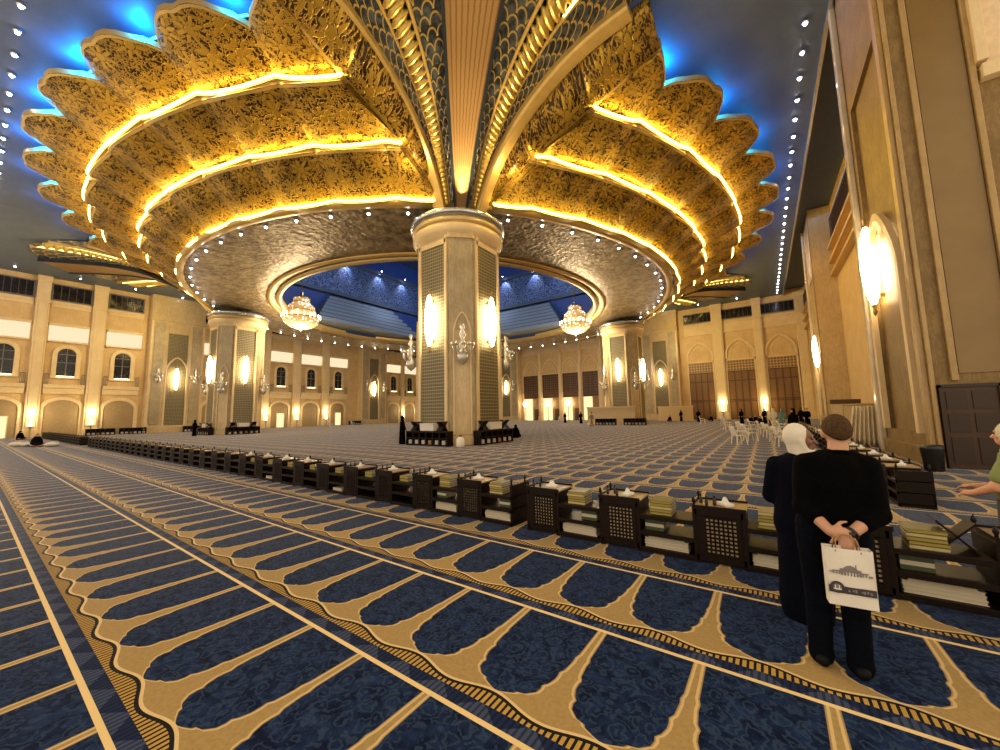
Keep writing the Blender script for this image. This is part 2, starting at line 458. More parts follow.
def crystal():
    t = NT('crystal_lit'); P = t.obj()
    v = t.n('ShaderNodeTexVoronoi', feature='F1'); v.inputs['Scale'].default_value = 3.2; t.link(P, v.inputs['Vector'])
    f = t.ss(v.outputs['Distance'], .08, .45)
    c = t.mix(f, (1, .86, .62), (.85, .45, .14))
    s = t.m('ADD', .5, t.m('MULTIPLY', t.m('SUBTRACT', 1., f), 3.4))
    M['crystal_lit'] = t.bsdf((.6, .4, .2), .2, 0, emis=c, estr=s)
crystal()
lattice('mashrabiya', 1, (.012, .006, .003), (.16, .065, .018))
lattice('lattice_pale', 1, (.16, .08, .03), (.46, .30, .12))
# ------------------------------------------------------------------ camera
OX, OY, CC = -33.4, 35.6, 17.5            # centre of the dome, half spacing of the four columns
H = 19.55                                 # main ceiling
XL, XR, YF = -71.0, 6.2, 73.0             # left wall, right wall, far wall
cam = bpy.data.cameras.new('camera'); co = bpy.data.objects.new('camera', cam); COL.objects.link(co)
RC = ((0.8170234022489085, 0.07483018076672243, 0.5717282608233023), (0.5762612774143049, -0.07176083831951723, -0.8141089130064316), (-0.019892217836431414, 0.9946108918215705, -0.10175201982982063))
mw = Matrix(RC).to_4x4(); mw.translation = (0, 0, 1.75); co.matrix_world = mw
cam.sensor_width = 36; cam.lens = 374.4/1000*36; cam.clip_end = 400; cam.clip_start = .05
SC.camera = co

def struct(o, label, cat):
    return tag(o, label, cat, kind='structure')

# ------------------------------------------------------------------ floor, ceiling, walls
b = MB(); b.box(XL-.6, 9, -4, YF+.6, -.2, 0)
struct(b.build('floor', M['carpet']), 'blue and gold patterned prayer carpet covering the whole hall', 'floor')

def ceiling_slab():
    x0, x1, y0, y1 = XL-.3, 3.7, -4.2, YF+.3
    angs = sorted(set([2*pi*i/96 for i in range(96)] + [atan2(y-OY, x-OX) % (2*pi) for x in (x0, x1) for y in (y0, y1)]))
    b = MB(); inn = []; out = []
    for a in angs:
        ca, sa = cos(a), sin(a); t = 1e9
        if ca > 1e-9: t = min(t, (x1-OX)/ca)
        if ca < -1e-9: t = min(t, (x0-OX)/ca)
        if sa > 1e-9: t = min(t, (y1-OY)/sa)
        if sa < -1e-9: t = min(t, (y0-OY)/sa)
        inn.append((OX+31.2*ca, OY+31.2*sa)); out.append((OX+t*ca, OY+t*sa))
    n = len(angs)
    vs = [(p[0], p[1], z) for z in (H, H+.4) for ring in (inn, out) for p in ring]
    fs = []
    for i in range(n):
        j = (i+1) % n
        fs += [(i, j, n+j, n+i), (2*n+i, 2*n+j, 3*n+j, 3*n+i), (i, j, 2*n+j, 2*n+i), (n+i, n+j, 3*n+j, 3*n+i)]
    b.add(vs, fs)
    return b
struct(ceiling_slab().build('ceiling', M['ceiling_blue']), 'flat dark blue-grey ceiling around the golden canopy', 'ceiling')
b = MB(); b.box(3.7, XR+3, -4.2, YF+.3, H+.7, H+1.0)
struct(b.build('ceiling', M['ceiling_beam']), 'dark narrow ceiling strip above the piers along the right wall', 'ceiling')
b = MB(); b.box(3.6, 3.75, -4.2, YF+.2, H-.22, H+.75)
struct(b.build('trim_1', M['steel_trim']), 'thin pale metal edge strip of the ceiling along the right wall', 'ceiling trim')
# ceiling beams running out to the hall sides
k = 2
for (p0, p1, w, where) in (((1.6, 15.5), (3.8, 9.5), .9, 'nearest the right pier'), ((-9.2, -1.5), (-3.0, .6), .9, 'above the near corner')):
    d = Vector((p1[0]-p0[0], p1[1]-p0[1])); L = d.length; rz = atan2(d.y, d.x)
for (x0, x1, y0, y1, where) in ((-4.5, 3.8, 7.4, 8.6, 'over the near right corner'), (-13.4, -12.2, -4, 2.6, 'over the near left side')):
    b = MB(); b.box(x0, x1, y0, y1, H-.18, H)
    struct(b.build('trim_%d' % k, M['ceiling_beam']), 'shallow dark ceiling beam ' + where, 'ceiling beam'); k += 1

def wall(name, label, x0, x1, y0, y1, z1=H+.9):
    b = MB(); b.box(x0, x1, y0, y1, 0, z1); struct(b.build(name, M['stone_cream']), label, 'wall')
wall('wall_left', 'cream stone side wall with arched windows on the left of the hall', XL-.6, XL, -4, YF+.6, H)
wall('wall_far', 'cream stone end wall with wooden screens and arches', XL, XR+.5, YF, YF+.6, H+1.0)
wall('wall_right', 'cream stone wall behind the big right hand piers', XR, XR+.5, 21.0, YF, H+.7)

# ------------------------------------------------------------------ left wall and far wall bays
# frame maps (s, d, z): s along the wall, d out of the wall, z up
def FL(s, d, z): return (XL+d, s, z)
def FF(s, d, z): return (s, YF-d, z)
def FR(s, d, z): return (XR-d, s, z)
def fbox(b, F, s0, s1, d0, d1, z0, z1, m=0):
    vs = [F(s, d, z) for z in (z0, z1) for d in (d0, d1) for s in (s0, s1)]
    b.add(vs, [(0,2,3,1),(4,5,7,6),(0,1,5,4),(1,3,7,5),(3,2,6,7),(2,0,4,6)], m)
def arch_pts(c, hw, z0, zs, rise, n=10, pointed=False):
    pts = [(c-hw, z0)]
    for i in range(2*n+1):
        t = -1+i/n
        if pointed:
            zz = zs+rise*(1-abs(t)**1.6)**.8
            pts.append((c+hw*t, zz))
        else:
            a = pi - pi*i/(2*n); pts.append((c+hw*cos(a), zs+rise*sin(a)))
    pts.append((c+hw, z0)); return pts
def farch(b, F, c, hw, z0, zs, rise, w, d0, d1, pointed=False):
    inn = arch_pts(c, hw, z0, zs, rise, pointed=pointed); out = arch_pts(c, hw+w, z0, zs, rise+w, pointed=pointed)
    n = len(inn)
    vs = [F(p[0], d, p[1]) for d in (d0, d1) for ring in (inn, out) for p in ring]
    fs = []
    for i in range(n-1):
        fs += [(i, i+1, n+i+1, n+i), (2*n+i, 2*n+i+1, 3*n+i+1, 3*n+i), (i, i+1, 2*n+i+1, 2*n+i), (n+i, n+i+1, 3*n+i+1, 3*n+i)]
    fs += [(0, n, 3*n, 2*n), (n-1, 2*n-1, 4*n-1, 3*n-1)]
    b.add(vs, fs)
def fpanel(b, F, c, hw, z0, zs, rise, d0, d1, pointed=False):
    pts = arch_pts(c, hw, z0, zs, rise, pointed=pointed)
    b.prism(pts, lambda p: F(p[0], d0, p[1]), lambda p: F(p[0], d1, p[1]))

WN = [0]; DN = [0]; TN = [k]
def wname(): WN[0] += 1; return 'window_%d' % WN[0]
def dname(): DN[0] += 1; return 'door_%d' % DN[0]
def tname(): TN[0] += 1; return 'trim_%d' % TN[0]

def clerestory(F, s0, s1, label, z0=16.9, z1=18.75):
    b = MB(); fbox(b, F, s0-.12, s1+.12, .03, .22, z0-.12, z0); fbox(b, F, s0-.12, s1+.12, .03, .22, z1, z1+.12)
    fbox(b, F, s0-.12, s0, .03, .22, z0, z1); fbox(b, F, s1, s1+.12, .03, .22, z0, z1)
    o = b.build(wname(), M['frame_grey']); struct(o, label, 'window')
    b = MB(); fbox(b, F, s0, s1, .02, .10, z0, z1); pn = b.build('window_pane', M['glass_dark'], o)
    b = MB(); n = max(4, int((s1-s0)/.55))
    for i in range(1, n): fbox(b, F, s0+(s1-s0)*i/n-.035, s0+(s1-s0)*i/n+.035, .10, .16, z0, z1)
    b.build('mullion', M['wood_deep'], pn)

def pilaster(F, s0, s1, d, label, z1=H):
    b = MB(); fbox(b, F, s0, s1, 0, d, 0, z1)
    fbox(b, F, s0+.18, s1-.18, d, d+.12, 1.2, 16.2)
    fbox(b, F, s0-.1, s1+.1, 0, d+.16, 0, .9); fbox(b, F, s0-.08, s1+.08, 0, d+.16, 16.2, 16.6); fbox(b, F, s0-.06, s1+.06, 0, d+.1, 18.9, z1)
    o = b.build(tname(), M['stone_trim'], bevel=.03); struct(o, label, 'pilaster')
    return o

def uplight(F, s, d, label, group):
    p = F(s, d+.28, 0)
    t = thing('wall_uplight', label, 'wall light', p, 0, group)
    b = MB(); b.lathe([(.02, 0), (.13, .02), (.13, .06), (.05, .1), (.05, 1.0), (.10, 1.15), (.16, 1.3), (.18, 1.34)], 12); b.build('stand', M['brass'], t, True)
    b = MB(); b.lathe([(.15, 1.33), (.11, 1.5), (.06, 1.8), (.03, 2.05), (.0, 2.15)], 12); b.build('lamp_shade', M['uplight_glow'], t, True)
    l = bpy.data.lights.new('uplight_lamp', 'POINT'); l.energy = 120; l.color = (1, .78, .45); l.shadow_soft_size = .2
    lo = bpy.data.objects.new('uplight_lamp', l); COL.objects.link(lo); lo.parent = t; q = F(0, .35, 0); z = F(0, 0, 0)
    lo.location = (q[0]-z[0], q[1]-z[1], 2.9)

def left_bay(c, hw, i, vis):
    L = '%s left wall bay from the near end' % nth(i)
    s0, s1 = c-hw, c+hw
    clerestory(FL, s0+.1, s1-.1, 'dark clerestory window strip, %s' % L)
    b = MB()
    fbox(b, FL, s0, s1, 0, .34, 16.3, 16.65); fbox(b, FL, s0, s1, 0, .22, 15.9, 16.3)           # cornice
    fbox(b, FL, s0, s1, 0, .55, 13.55, 13.9); fbox(b, FL, s0, s1, 0, .4, 11.55, 11.75)          # ledges of the glowing band
    fbox(b, FL, s0, s1, 0, .5, 5.9, 6.35); fbox(b, FL, s0, s1, 0, .3, 5.2, 5.9)                  # balcony ledge
    struct(b.build(tname(), M['stone_trim'], bevel=.02), 'stone ledges and cornice, ' + L, 'cornice')
    t = thing('glow_strip', 'pale stone band glowing as if lit, ' + L, 'glowing band', FL(c, 0, 11.75), 0, 'glowing bands of the left wall')
    b = MB(); b.prism([(.02, 0), (.34, 0), (.50, 1.8), (.02, 1.8)], lambda p: (p[0], -hw+.05, p[1]), lambda p: (p[0], hw-.05, p[1]))
    b.build('glow_face', M['lit_band_glow'], t)  # emission stands in for light falling on the sloped stone band
    # arched window
    o = MB(); farch(o, FL, c, .78, 7.4, 10.1, .78, .42, 0, .26); fbox(o, FL, c-1.25, c+1.25, 0, .32, 7.1, 7.4)
    o = o.build(wname(), M['stone_trim'], bevel=.02); struct(o, 'round arched dark window in a pale stone surround, ' + L, 'window')
    b = MB(); fpanel(b, FL, c, .76, 7.42, 10.1, .74, .02, .08); pn = b.build('window_pane', M['glass_dark'], o)
    b = MB(); fbox(b, FL, c-.04, c+.04, .08, .14, 7.42, 10.8); fbox(b, FL, c-.74, c+.74, .08, .14, 9.05, 9.13); fbox(b, FL, c-.74, c+.74, .08, .14, 10.06, 10.14)
    b.build('mullion', M['frame_grey'], pn)
    b = MB(); fbox(b, FL, c-.7, c+.7, .33, .4, 7.32, 7.4); b.build('sill_light', M['cove_soft'], o)
    # railings on both sides of the window
    for sg in (-1, 1):
        r = MB(); e0, e1 = sorted((c+sg*1.35, c+sg*(hw-.05)))
        fbox(r, FL, e0, e1, .42, .48, 7.55, 7.65); fbox(r, FL, e0, e1, .42, .48, 6.45, 6.52)
        n = max(3, int((e1-e0)/.16))
        for q in range(n+1):
            s = e0+(e1-e0)*q/n; fbox(r, FL, s-.02, s+.02, .43, .47, 6.36, 7.6)
        r = r.build('balcony_railing', M['frame_grey'])
        tag(r, 'small grey balcony railing %s the arched window, %s' % ('before' if sg < 0 else 'past', L), 'railing', 'balcony railings of the left wall')
    # ground arch
    b = MB(); farch(b, FL, c, 1.45, 0, 3.3, 1.15, .4, 0, .22); o = b.build(dname(), M['stone_trim'], bevel=.02)
    struct(o, 'low arched doorway in pale stone, ' + L, 'doorway')
    b = MB(); fpanel(b, FL, c, 1.43, 0.02, 3.3, 1.1, .02, .07); b.build('door_panel', M['lattice_shade'], o)
    if i in (1, 6, 8):
        b = MB(); fbox(b, FL, c-.4, c+.75, .07, .11, .05, 2.5); b.build('lit_opening', M['lit_window'], o)
        b = MB(); fbox(b, FL, c-.5, c-.4, .07, .14, .05, 2.6); fbox(b, FL, c+.75, c+.85, .07, .14, .05, 2.6); fbox(b, FL, c-.5, c+.85, .07, .14, 2.5, 2.6); b.build('door_frame', M['stone_trim'], o)

simple('lattice_shade', (.36, .25, .12), .6, nscale=4, namt=.25)
LB = [(-2.9, 1.75), (1.95, 1.75), (6.75, 1.7), (11.75, 1.75), (22.3, 1.75), (27.2, 1.8), (32.2, 1.85), (37.7, 1.95), (43.3, 1.95), (57.3, 1.85), (62.2, 1.85), (67.2, 1.85)]
for i, (c, hw) in enumerate(LB): left_bay(c, hw, i, True)
LPIL = [(-.95, .05), (3.85, 4.95), (8.55, 9.85), (24.15, 25.3), (29.1, 30.25), (34.2, 35.6), (39.8, 41.2), (59.2, 60.3), (64.1, 65.3)]
for i, (a, c) in enumerate(LPIL):
    pilaster(FL, a, c, .55, 'tall flat stone pilaster, %s on the left wall from the near end' % nth(i))
    if a > 0 : uplight(FL, (a+c)/2, .75, 'slim floor uplight before the %s pilaster of the left wall' % nth(i), 'uplights along the left wall')

# ------------------------------------------------------------------ tall lamps (piers and columns)
def make_lamp():
    t = thing('wall_lamp', '', 'wall light', (0,0,0), 0, 'tall glass wall lamps')
    # local +Y points out of the wall
    b = MB(); b.lathe([(.0, -1.6), (.07, -1.5), (.17, -1.2), (.24, -.65), (.265, 0), (.24, .65), (.17, 1.2), (.07, 1.5), (0, 1.6)], 14, (0, .30, 0)); b.build('lamp_shade', M['lamp_glow'], t, True)
    sh = t.children[0]
    for z in (-1.2, 1.2):
        b = MB(); b.lathe([(.16, -.03), (.20, -.03), (.20, .03), (.16, .03)], 14, (0, .30, z)); b.cbox((0, .06, z), (.2, .14, .14)); b.build('band', M['brass'], sh)
    b = MB(); b.lathe([(.0, 1.55), (.10, 1.53), (.05, 1.7), (.08, 1.8), (0, 2.0)], 10, (0, .30, 0)); b.build('finial', M['brass'], t, True)
    b = MB(); b.lathe([(.0, -1.55), (.10, -1.53), (.05, -1.7), (.08, -1.8), (0, -2.0)], 10, (0, .30, 0)); b.build('finial', M['brass'], t, True)
    return t
LAMP0 = make_lamp(); LAMPN = [0]
def lamp(loc, rz, label):
    if LAMPN[0] == 0:
        LAMP0.location = loc; LAMP0.rotation_euler = (0, 0, rz); LAMP0['label'] = label
    else: dup(LAMP0, loc, rz, label)
    LAMPN[0] += 1
# crystal bracket ornaments
def make_bracket():
    t = thing('crystal_sconce', '', 'sconce', (0,0,0), 0, 'unlit crystal sconces')
    b = MB(); b.lathe([(0, 1.0), (.1, .95), (.16, .8), (.07, .65), (.2, .35), (.08, .1), (.22, -.25), (.12, -.45), (.3, -.8), (.34, -1.0), (.2, -1.25), (.0, -1.4)], 12, (0, .45, 0)); b.build('stem', M['crystal_grey'], t, True)
    for k in range(5):
        a = radians(-70+35*k)
        p = [(0, .45, -.55), (.3*sin(a), .45+.3*cos(a), -.75), (.55*sin(a), .45+.45*cos(a), -.6), (.6*sin(a), .45+.5*cos(a), -.3)]
        b = MB(); b.tube(p, .045, 6); b.sphere((p[-1][0], p[-1][1], -.22), .12, 8, 5); b.build('arm', M['crystal_grey'], t, True)
    b = MB(); b.tube([(0, 0, .5), (0, .2, .6), (0, .45, .6)], .06, 6); b.tube([(0, 0, -.4), (0, .25, -.5), (0, .45, -.4)], .06, 6); b.build('bracket', M['metal_black'], t, True)
    return t
BR0 = make_bracket(); BRN = [0]
def bracket(loc, rz, label):
    if BRN[0] == 0:
        BR0.location = loc; BR0.rotation_euler = (0, 0, rz); BR0['label'] = label
    else: dup(BR0, loc, rz, label)
    BRN[0] += 1

# ------------------------------------------------------------------ piers on walls
def pier(F, c, hw, d, label, rz, lampz=7.6, brackets=True, floral=None):
    t = thing('pier', label, 'pier', F(c, 0, 0), 0, None, 'structure')
    z0 = F(c, 0, 0)
    def G(s, dd, z):
        p = F(c+s, dd, z); return (p[0]-z0[0], p[1]-z0[1], z)
    b = MB()
    fbox(b, G, -hw, hw, 0, d-.25, 0, H)
    fbox(b, G, -hw, -1.15, d-.25, d, 0, H); fbox(b, G, 1.15, hw, d-.25, d, 0, H); fbox(b, G, -1.15, 1.15, d-.25, d, 14.2, H); fbox(b, G, -1.15, 1.15, d-.25, d, 0, 1.0)
    fbox(b, G, -hw-.1, hw+.1, 0, d+.1, 0, .8); fbox(b, G, -hw-.08, hw+.08, 0, d+.1, 15.9, 16.4); fbox(b, G, -hw-.08, hw+.08, 0, d+.1, 18.8, H)
    b.build('pier_body', M['marble_pale'], t, bevel=.03)
    b = MB(); fbox(b, G, -1.12, 1.12, d-.25, d-.15, 1.0, 14.2); b.build('grille_panel', M['grille'], t)
    b = MB(); farch(b, G, 0, 1.1, .9, 9.0, 1.6, .2, d-.02, d+.12, pointed=True)
    b.build('arch_frame', M['stone_trim'], t)
    for sg in (-1, 1):
        b = MB(); fbox(b, G, sg*(hw*.5+.6)-.55, sg*(hw*.5+.6)+.55, d, d+.14, 1.2, 15.6); b.build('pilaster_strip', M['marble_column'], t, bevel=.02)
        b = MB(); fbox(b, G, sg*(hw-.16)-.1, sg*(hw-.16)+.1, d, d+.1, .9, 15.8); b.build('edge_strip', M['stone_trim'], t)
    lamp(F(c, d-.15, lampz), rz, 'tall glowing lamp on the ' + label)
    if brackets:
        for sg in (-1, 1): bracket(F(c+sg*(hw*.5+.6), d+.1, 8.3), rz, 'unlit crystal sconce, %s strip of the %s' % ('near' if (sg < 0) == (F is not FF) else 'far', label))
pier(FL, 17.2, 3.1, 1.5, 'near stone pier of the left wall', -pi/2)
pier(FL, 51.0, 3.2, 1.5, 'far stone pier of the left wall', -pi/2)
pier(FF, -14.9, 3.1, 1.4, 'end wall pier behind the right column', pi)
pier(FF, -48.6, 3.3, 1.4, 'end wall pier beside the near column', pi)

# ------------------------------------------------------------------ far wall bays
def far_top(s0, s1, L):
    c = (s0+s1)/2; hw = (s1-s0)/2
    clerestory(FF, s0+.1, s1-.1, 'dark clerestory window strip, ' + L, 16.9, 18.4)
    b = MB(); fbox(b, FF, s0, s1, 0, .3, 16.2, 16.55); fbox(b, FF, s0, s1, 0, .24, 14.6, 15.0); fbox(b, FF, s0, s1, 0, .12, 15.0, 16.2)
    farch(b, FF, c, hw*.80, 10.0, 11.2, 1.9, .3, 0, .25, pointed=True)
    farch(b, FF, c, hw*.5, 10.4, 11.2, 1.3, .15, 0, .15, pointed=True)
    struct(b.build(tname(), M['stone_trim'], bevel=.02), 'blind pointed arch moulding under a cornice, ' + L, 'arch moulding')
def tall_screen(s0, s1, L):
    far_top(s0, s1, L)
    a, e = s0+.35, s1-.35
    b = MB(); fbox(b, FF, a-.2, a, 0, .3, 0, 9.95); fbox(b, FF, e, e+.2, 0, .3, 0, 9.95); fbox(b, FF, a-.2, e+.2, 0, .3, 9.75, 9.95)
    o = b.build(dname(), M['stone_trim']); struct(o, 'tall brown wooden screen door under a lattice strip, ' + L, 'wooden screen')
    b = MB(); fbox(b, FF, a, e, .02, .18, 0, 8.0); b.build('door_panel', M['wood_door'], o)
    b = MB(); b.grid(lambda u, v: FF(a+(e-a)*u, .14, 8.0+1.75*v), 1, 1, lambda u, v: (u*9, v*4)); b.build('lattice_strip', M['lattice_pale'], o, solid=.03)
    b = MB()
    for z in (.1, 2.9, 3.15, 6.3, 7.8): fbox(b, FF, a, e, .18, .26, z, z+.16)
    for q in range(5):
        s = a+(e-a)*q/4; fbox(b, FF, s-.07, s+.07, .18, .25, 0, 8)
    b.build('rail', M['wood_deep'], o)
    b = MB()
    for q in range(4):
        s = a+(e-a)*(q+.5)/4
        for (z0, z1) in ((.5, 2.6), (3.6, 6.0), (6.6, 7.6)): fbox(b, FF, s-.3, s+.3, .18, .22, z0, z1)
    b.build('inset_panel', M['wood_door'], o)
def short_screen(s0, s1, L, lit=True):
    far_top(s0, s1, L)
    a, e = s0+.3, s1-.3
    b = MB(); fbox(b, FF, a-.2, a, 0, .3, 0, 10.1); fbox(b, FF, e, e+.2, 0, .3, 0, 10.1); fbox(b, FF, a-.2, e+.2, 0, .3, 9.95, 10.15)
    o = b.build(dname(), M['stone_trim']); struct(o, 'dark carved wooden gallery screen above a lit opening, ' + L, 'wooden screen')
    b = MB(); b.grid(lambda u, v: FF(a+(e-a)*u, .16, 4.9+5.05*v), 1, 1, lambda u, v: (u*8, v*10)); b.build('lattice_screen', M['mashrabiya'], o, solid=.05)
    b = MB()
    for z in (4.85, 7.0, 9.8): fbox(b, FF, a, e, .18, .3, z, z+.18)
    for q in range(4): fbox(b, FF, a+(e-a)*q/3-.08, a+(e-a)*q/3+.08, .18, .28, 4.9, 9.95)
    fbox(b, FF, a, e, .2, .5, 6.1, 6.3)
    b.build('rail', M['wood_deep'], o)
    b = MB(); fbox(b, FF, a, a+(e-a)*.55, .02, .08, 0.05, 4.8); b.build('lit_opening', M['lit_window'], o)
    b = MB(); fbox(b, FF, a+(e-a)*.6, e, .02, .14, 0.05, 4.8); b.build('door_panel', M['wood_tan'], o)
    b = MB(); fbox(b, FF, a+(e-a)*.72, e-.1, .14, .17, 0.05, 2.5); b.build('door_opening', M['wood_deep'], o)
FB = [(-44.8, -40.5, 0), (-40.0, -35.5, 0), (-35.1, -31.0, 0), (-30.6, -26.7, 0), (-26.1, -22.0, 0), (-10.8, -6.4, 1), (-5.0, -.5, 1), (.5, 4.9, 1)]
for i, (a, c, k) in enumerate(FB):
    L = '%s end wall bay from the right corner' % nth(len(FB)-1-i)
    (tall_screen if k else short_screen)(a, c, L)
FPIL = [(-40.6, -39.9), (-35.6, -35.0), (-31.1, -30.5), (-26.8, -26.0), (-22.1, -21.2), (-6.5, -4.9), (-.6, .6), (4.9, 6.2)]
for i, (a, c) in enumerate(FPIL):
    pilaster(FF, a, c, .6, 'tall flat stone pilaster, %s on the end wall from the right corner' % nth(len(FPIL)-1-i))
    if i in (5, 6): uplight(FF, (a+c)/2, .75, 'slim floor uplight before the %s end wall pilaster from the right corner' % nth(len(FPIL)-1-i), 'uplights along the end wall')
for i, s in enumerate((-43.6, -38.0, -33.3)):
    t = thing('globe_lamp', 'round glowing globe lamp before the lit opening, %s from the left on the end wall' % nth(i), 'lamp', FF(s, 1.2, 0), 0, 'globe lamps at the end wall')
    b = MB(); b.lathe([(.0, 0), (.3, .0), (.3, .08), (.06, .15), (.05, 2.9), (.14, 3.0), (.1, 3.1)], 12); b.build('post', M['brass'], t, True)
    b = MB(); b.sphere((0, 0, 3.6), .55, 14, 10); b.build('globe', M['ball_warm'], t, True)

# ------------------------------------------------------------------ right wall: near pier, second pier, wall between
def right_pier(y0, y1, xf, label, lamp_y, near):
    t = thing('pier', label, 'pier', (0, 0, 0), 0, None, 'structure')
    xb = 9.5 if near else XR
    c = (y0+y1)/2
    b = MB(); b.box(xf+.22, xb, y0, y1, 0, H+.65)
    b.box(xf, xf+.22, y0, c-1.9, 0, H+.65); b.box(xf, xf+.22, c+1.9, y1, 0, H+.65); b.box(xf, xf+.22, c-1.9, c+1.9, 14, H+.65); b.box(xf, xf+.22, c-1.9, c+1.9, 0, .9)
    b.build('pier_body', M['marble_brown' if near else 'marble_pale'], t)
    def G(s, d, z): return (xf-d, c+s, z)
    b = MB(); fbox(b, G, -1.85, 1.85, -.22, -.14, .9, 14); b.build('panel', M['marble_brown' if near else 'marble_column'], t)
    b = MB(); farch(b, G, 0, 1.8, .9, 6.4, 2.0, .28, -.02, .14, pointed=True); b.build('arch_frame', M['stone_trim'], t)
    b = MB(); fbox(b, G, -(y1-y0)/2+.02, -(y1-y0)/2+.34, 0, .1, .5, H); b.build('edge_strip', M['marble_mid'], t)
    b = MB(); fbox(b, G, (y1-y0)/2-.42, (y1-y0)/2-.02, 0, .2, .0, H+.4); b.build('edge_strip', M['marble_polish'], t, bevel=.05)
    b = MB(); b.box(xf-.12, xf, y0-.1, y1+.1, 0, .5); b.build('plinth', M['marble_brown'], t)
    if near:
        # face turned to the camera, with vertical strips, inlay and a high niche painted pale to look lit
        def K(s, d, z): return (s, y0-d, z)
        b = MB(); fbox(b, K, xf+.02, xf+.12, 0, .10, 0, H); fbox(b, K, 4.28, 4.42, 0, .12, 2.4, H); fbox(b, K, 5.42, 5.55, 0, .16, 0, H); b.build('edge_strip', M['marble_mid'], t, bevel=.02)
        b = MB(); fbox(b, K, 4.45, 5.4, 0, .05, 2.6, H); b.build('inlay_panel', M['marble_inlay'], t)
        b = MB(); farch(b, K, 6.5, .75, 11.2, 13.8, .8, .22, 0, .3); fbox(b, K, 5.6, 7.6, 0, .3, 10.7, 11.1); b.build('niche_frame', M['stone_trim'], t, bevel=.02)
        b = MB(); fpanel(b, K, 6.5, .74, 11.2, 13.8, .75, .01, .06); b.build('niche_panel', M['niche_lit_tone'], t)
    lamp((xf+.14, lamp_y, 7.1), pi/2, 'tall glowing lamp on the ' + label)
stone('marble_mid', (.40, .26, .10), (.48, .32, .13), .35, .3)
simple('niche_lit_tone', (.80, .62, .40), .5)  # pale tone carries the lit look of the niche
simple('marble_polish', (.66, .56, .42), .07, nscale=2, namt=.25)
right_pier(15.75, 21.3, 3.85, 'big brown marble pier at the right edge of the hall', 19.6, True)
right_pier(44.3, 49.6, 4.6, 'pale marble pier further down the right side of the hall', 47.0, False)
# door in the near pier
t = MB(); t.box(4.0, 4.05, 15.58, 15.74, 0, 2.28); t.box(5.06, 5.11, 15.58, 15.74, 0, 2.28); t.box(4.0, 5.11, 15.58, 15.74, 2.22, 2.3)
o = t.build(dname(), M['wood_oak_deep']); struct(o, 'closed dark brown wooden door in the big marble pier', 'door')
b = MB(); b.box(4.05, 5.06, 15.64, 15.74, .02, 2.22); dl = b.build('door_leaf', M['wood_oak'], o)
b = MB()
for (a, c) in ((4.12, 4.5), (4.6, 4.98)):
    for (z0, z1) in ((.15, .85), (1.0, 1.5), (1.62, 2.1)): b.box(a, c, 15.61, 15.64, z0, z1)
b.build('door_panel', M['wood_oak_deep'], dl)
b = MB(); b.sphere((5.02, 15.58, 1.05), .035); b.cbox((5.02, 15.61, 1.05), (.05, .04, .16)); b.build('door_handle', M['brass'], dl)
# upper right wall recess: clerestory and gilded cornices between the piers
for i, (a, c) in enumerate(((21.5, 44.1), (49.8, 72.6))):
    L = '%s gap between the piers of the right wall' % nth(i)
    clerestory(FR, a+.3, c-.3, 'dark clerestory window strip in the ' + L, 16.6, 18.6)
    b = MB()
    for z in (15.9, 14.6, 13.4): fbox(b, FR, a, c, 0, .5, z, z+.25)
    struct(b.build(tname(), M['gold_smooth']), 'stacked gilded cornice bars in the ' + L, 'cornice')
# ------------------------------------------------------------------ golden canopy shells
RIB = [(.8, 2.5, 14.2), (1.15, 3.4, 15.3), (1.45, 4.4, 16.3), (1.75, 5.6, 17.2), (2.05, 7.0, 17.95), (2.3, 8.6, 18.6), (2.5, 10.3, 19.0), (2.6, 12.3, 19.25), (2.7, 15.0, 19.36), (2.8, 18.0, 19.40)]
def rib_off(d):
    for i in range(len(RIB)-1):
        if RIB[i][1] <= d <= RIB[i+1][1]:
            f = (d-RIB[i][1])/(RIB[i+1][1]-RIB[i][1]); return RIB[i][0]+f*(RIB[i+1][0]-RIB[i][0]), RIB[i][2]+f*(RIB[i+1][2]-RIB[i][2])
    return RIB[0][0], RIB[0][2]
XE = 18.2     # shells stop at this half width (local to the dome centre)
TIERS = [((26.85, 14.62), (29.4, 16.45), .10), ((29.1, 16.58), (32.35, 17.78), .10), ((32.05, 17.95), (35.0, 19.2), .05)]
def clampa(a, r):
    m = math.asin(min(1, XE/r)); d = a+pi/2
    return -pi/2 + max(-m, min(m, d))
def shell_pt(ti, a, v, bul=.62, off=0):
    (r0, z0), (r1, z1), sag = TIERS[ti]
    d = (a+pi/2)/radians(8); u = (d-round(d))*2
    B = bul*(1-u*u)*(.45+.55*v)
    r = r0+(r1-r0)*v; z = z0+(z1-z0)*v - sag*4*v*(1-v)
    tn = Vector((r1-r0, z1-z0)).normalized()
    r += (B+off)*tn.y; z -= (B+off)*tn.x
    a = clampa(a, r)
    return Vector((r*cos(a), r*sin(a), z))
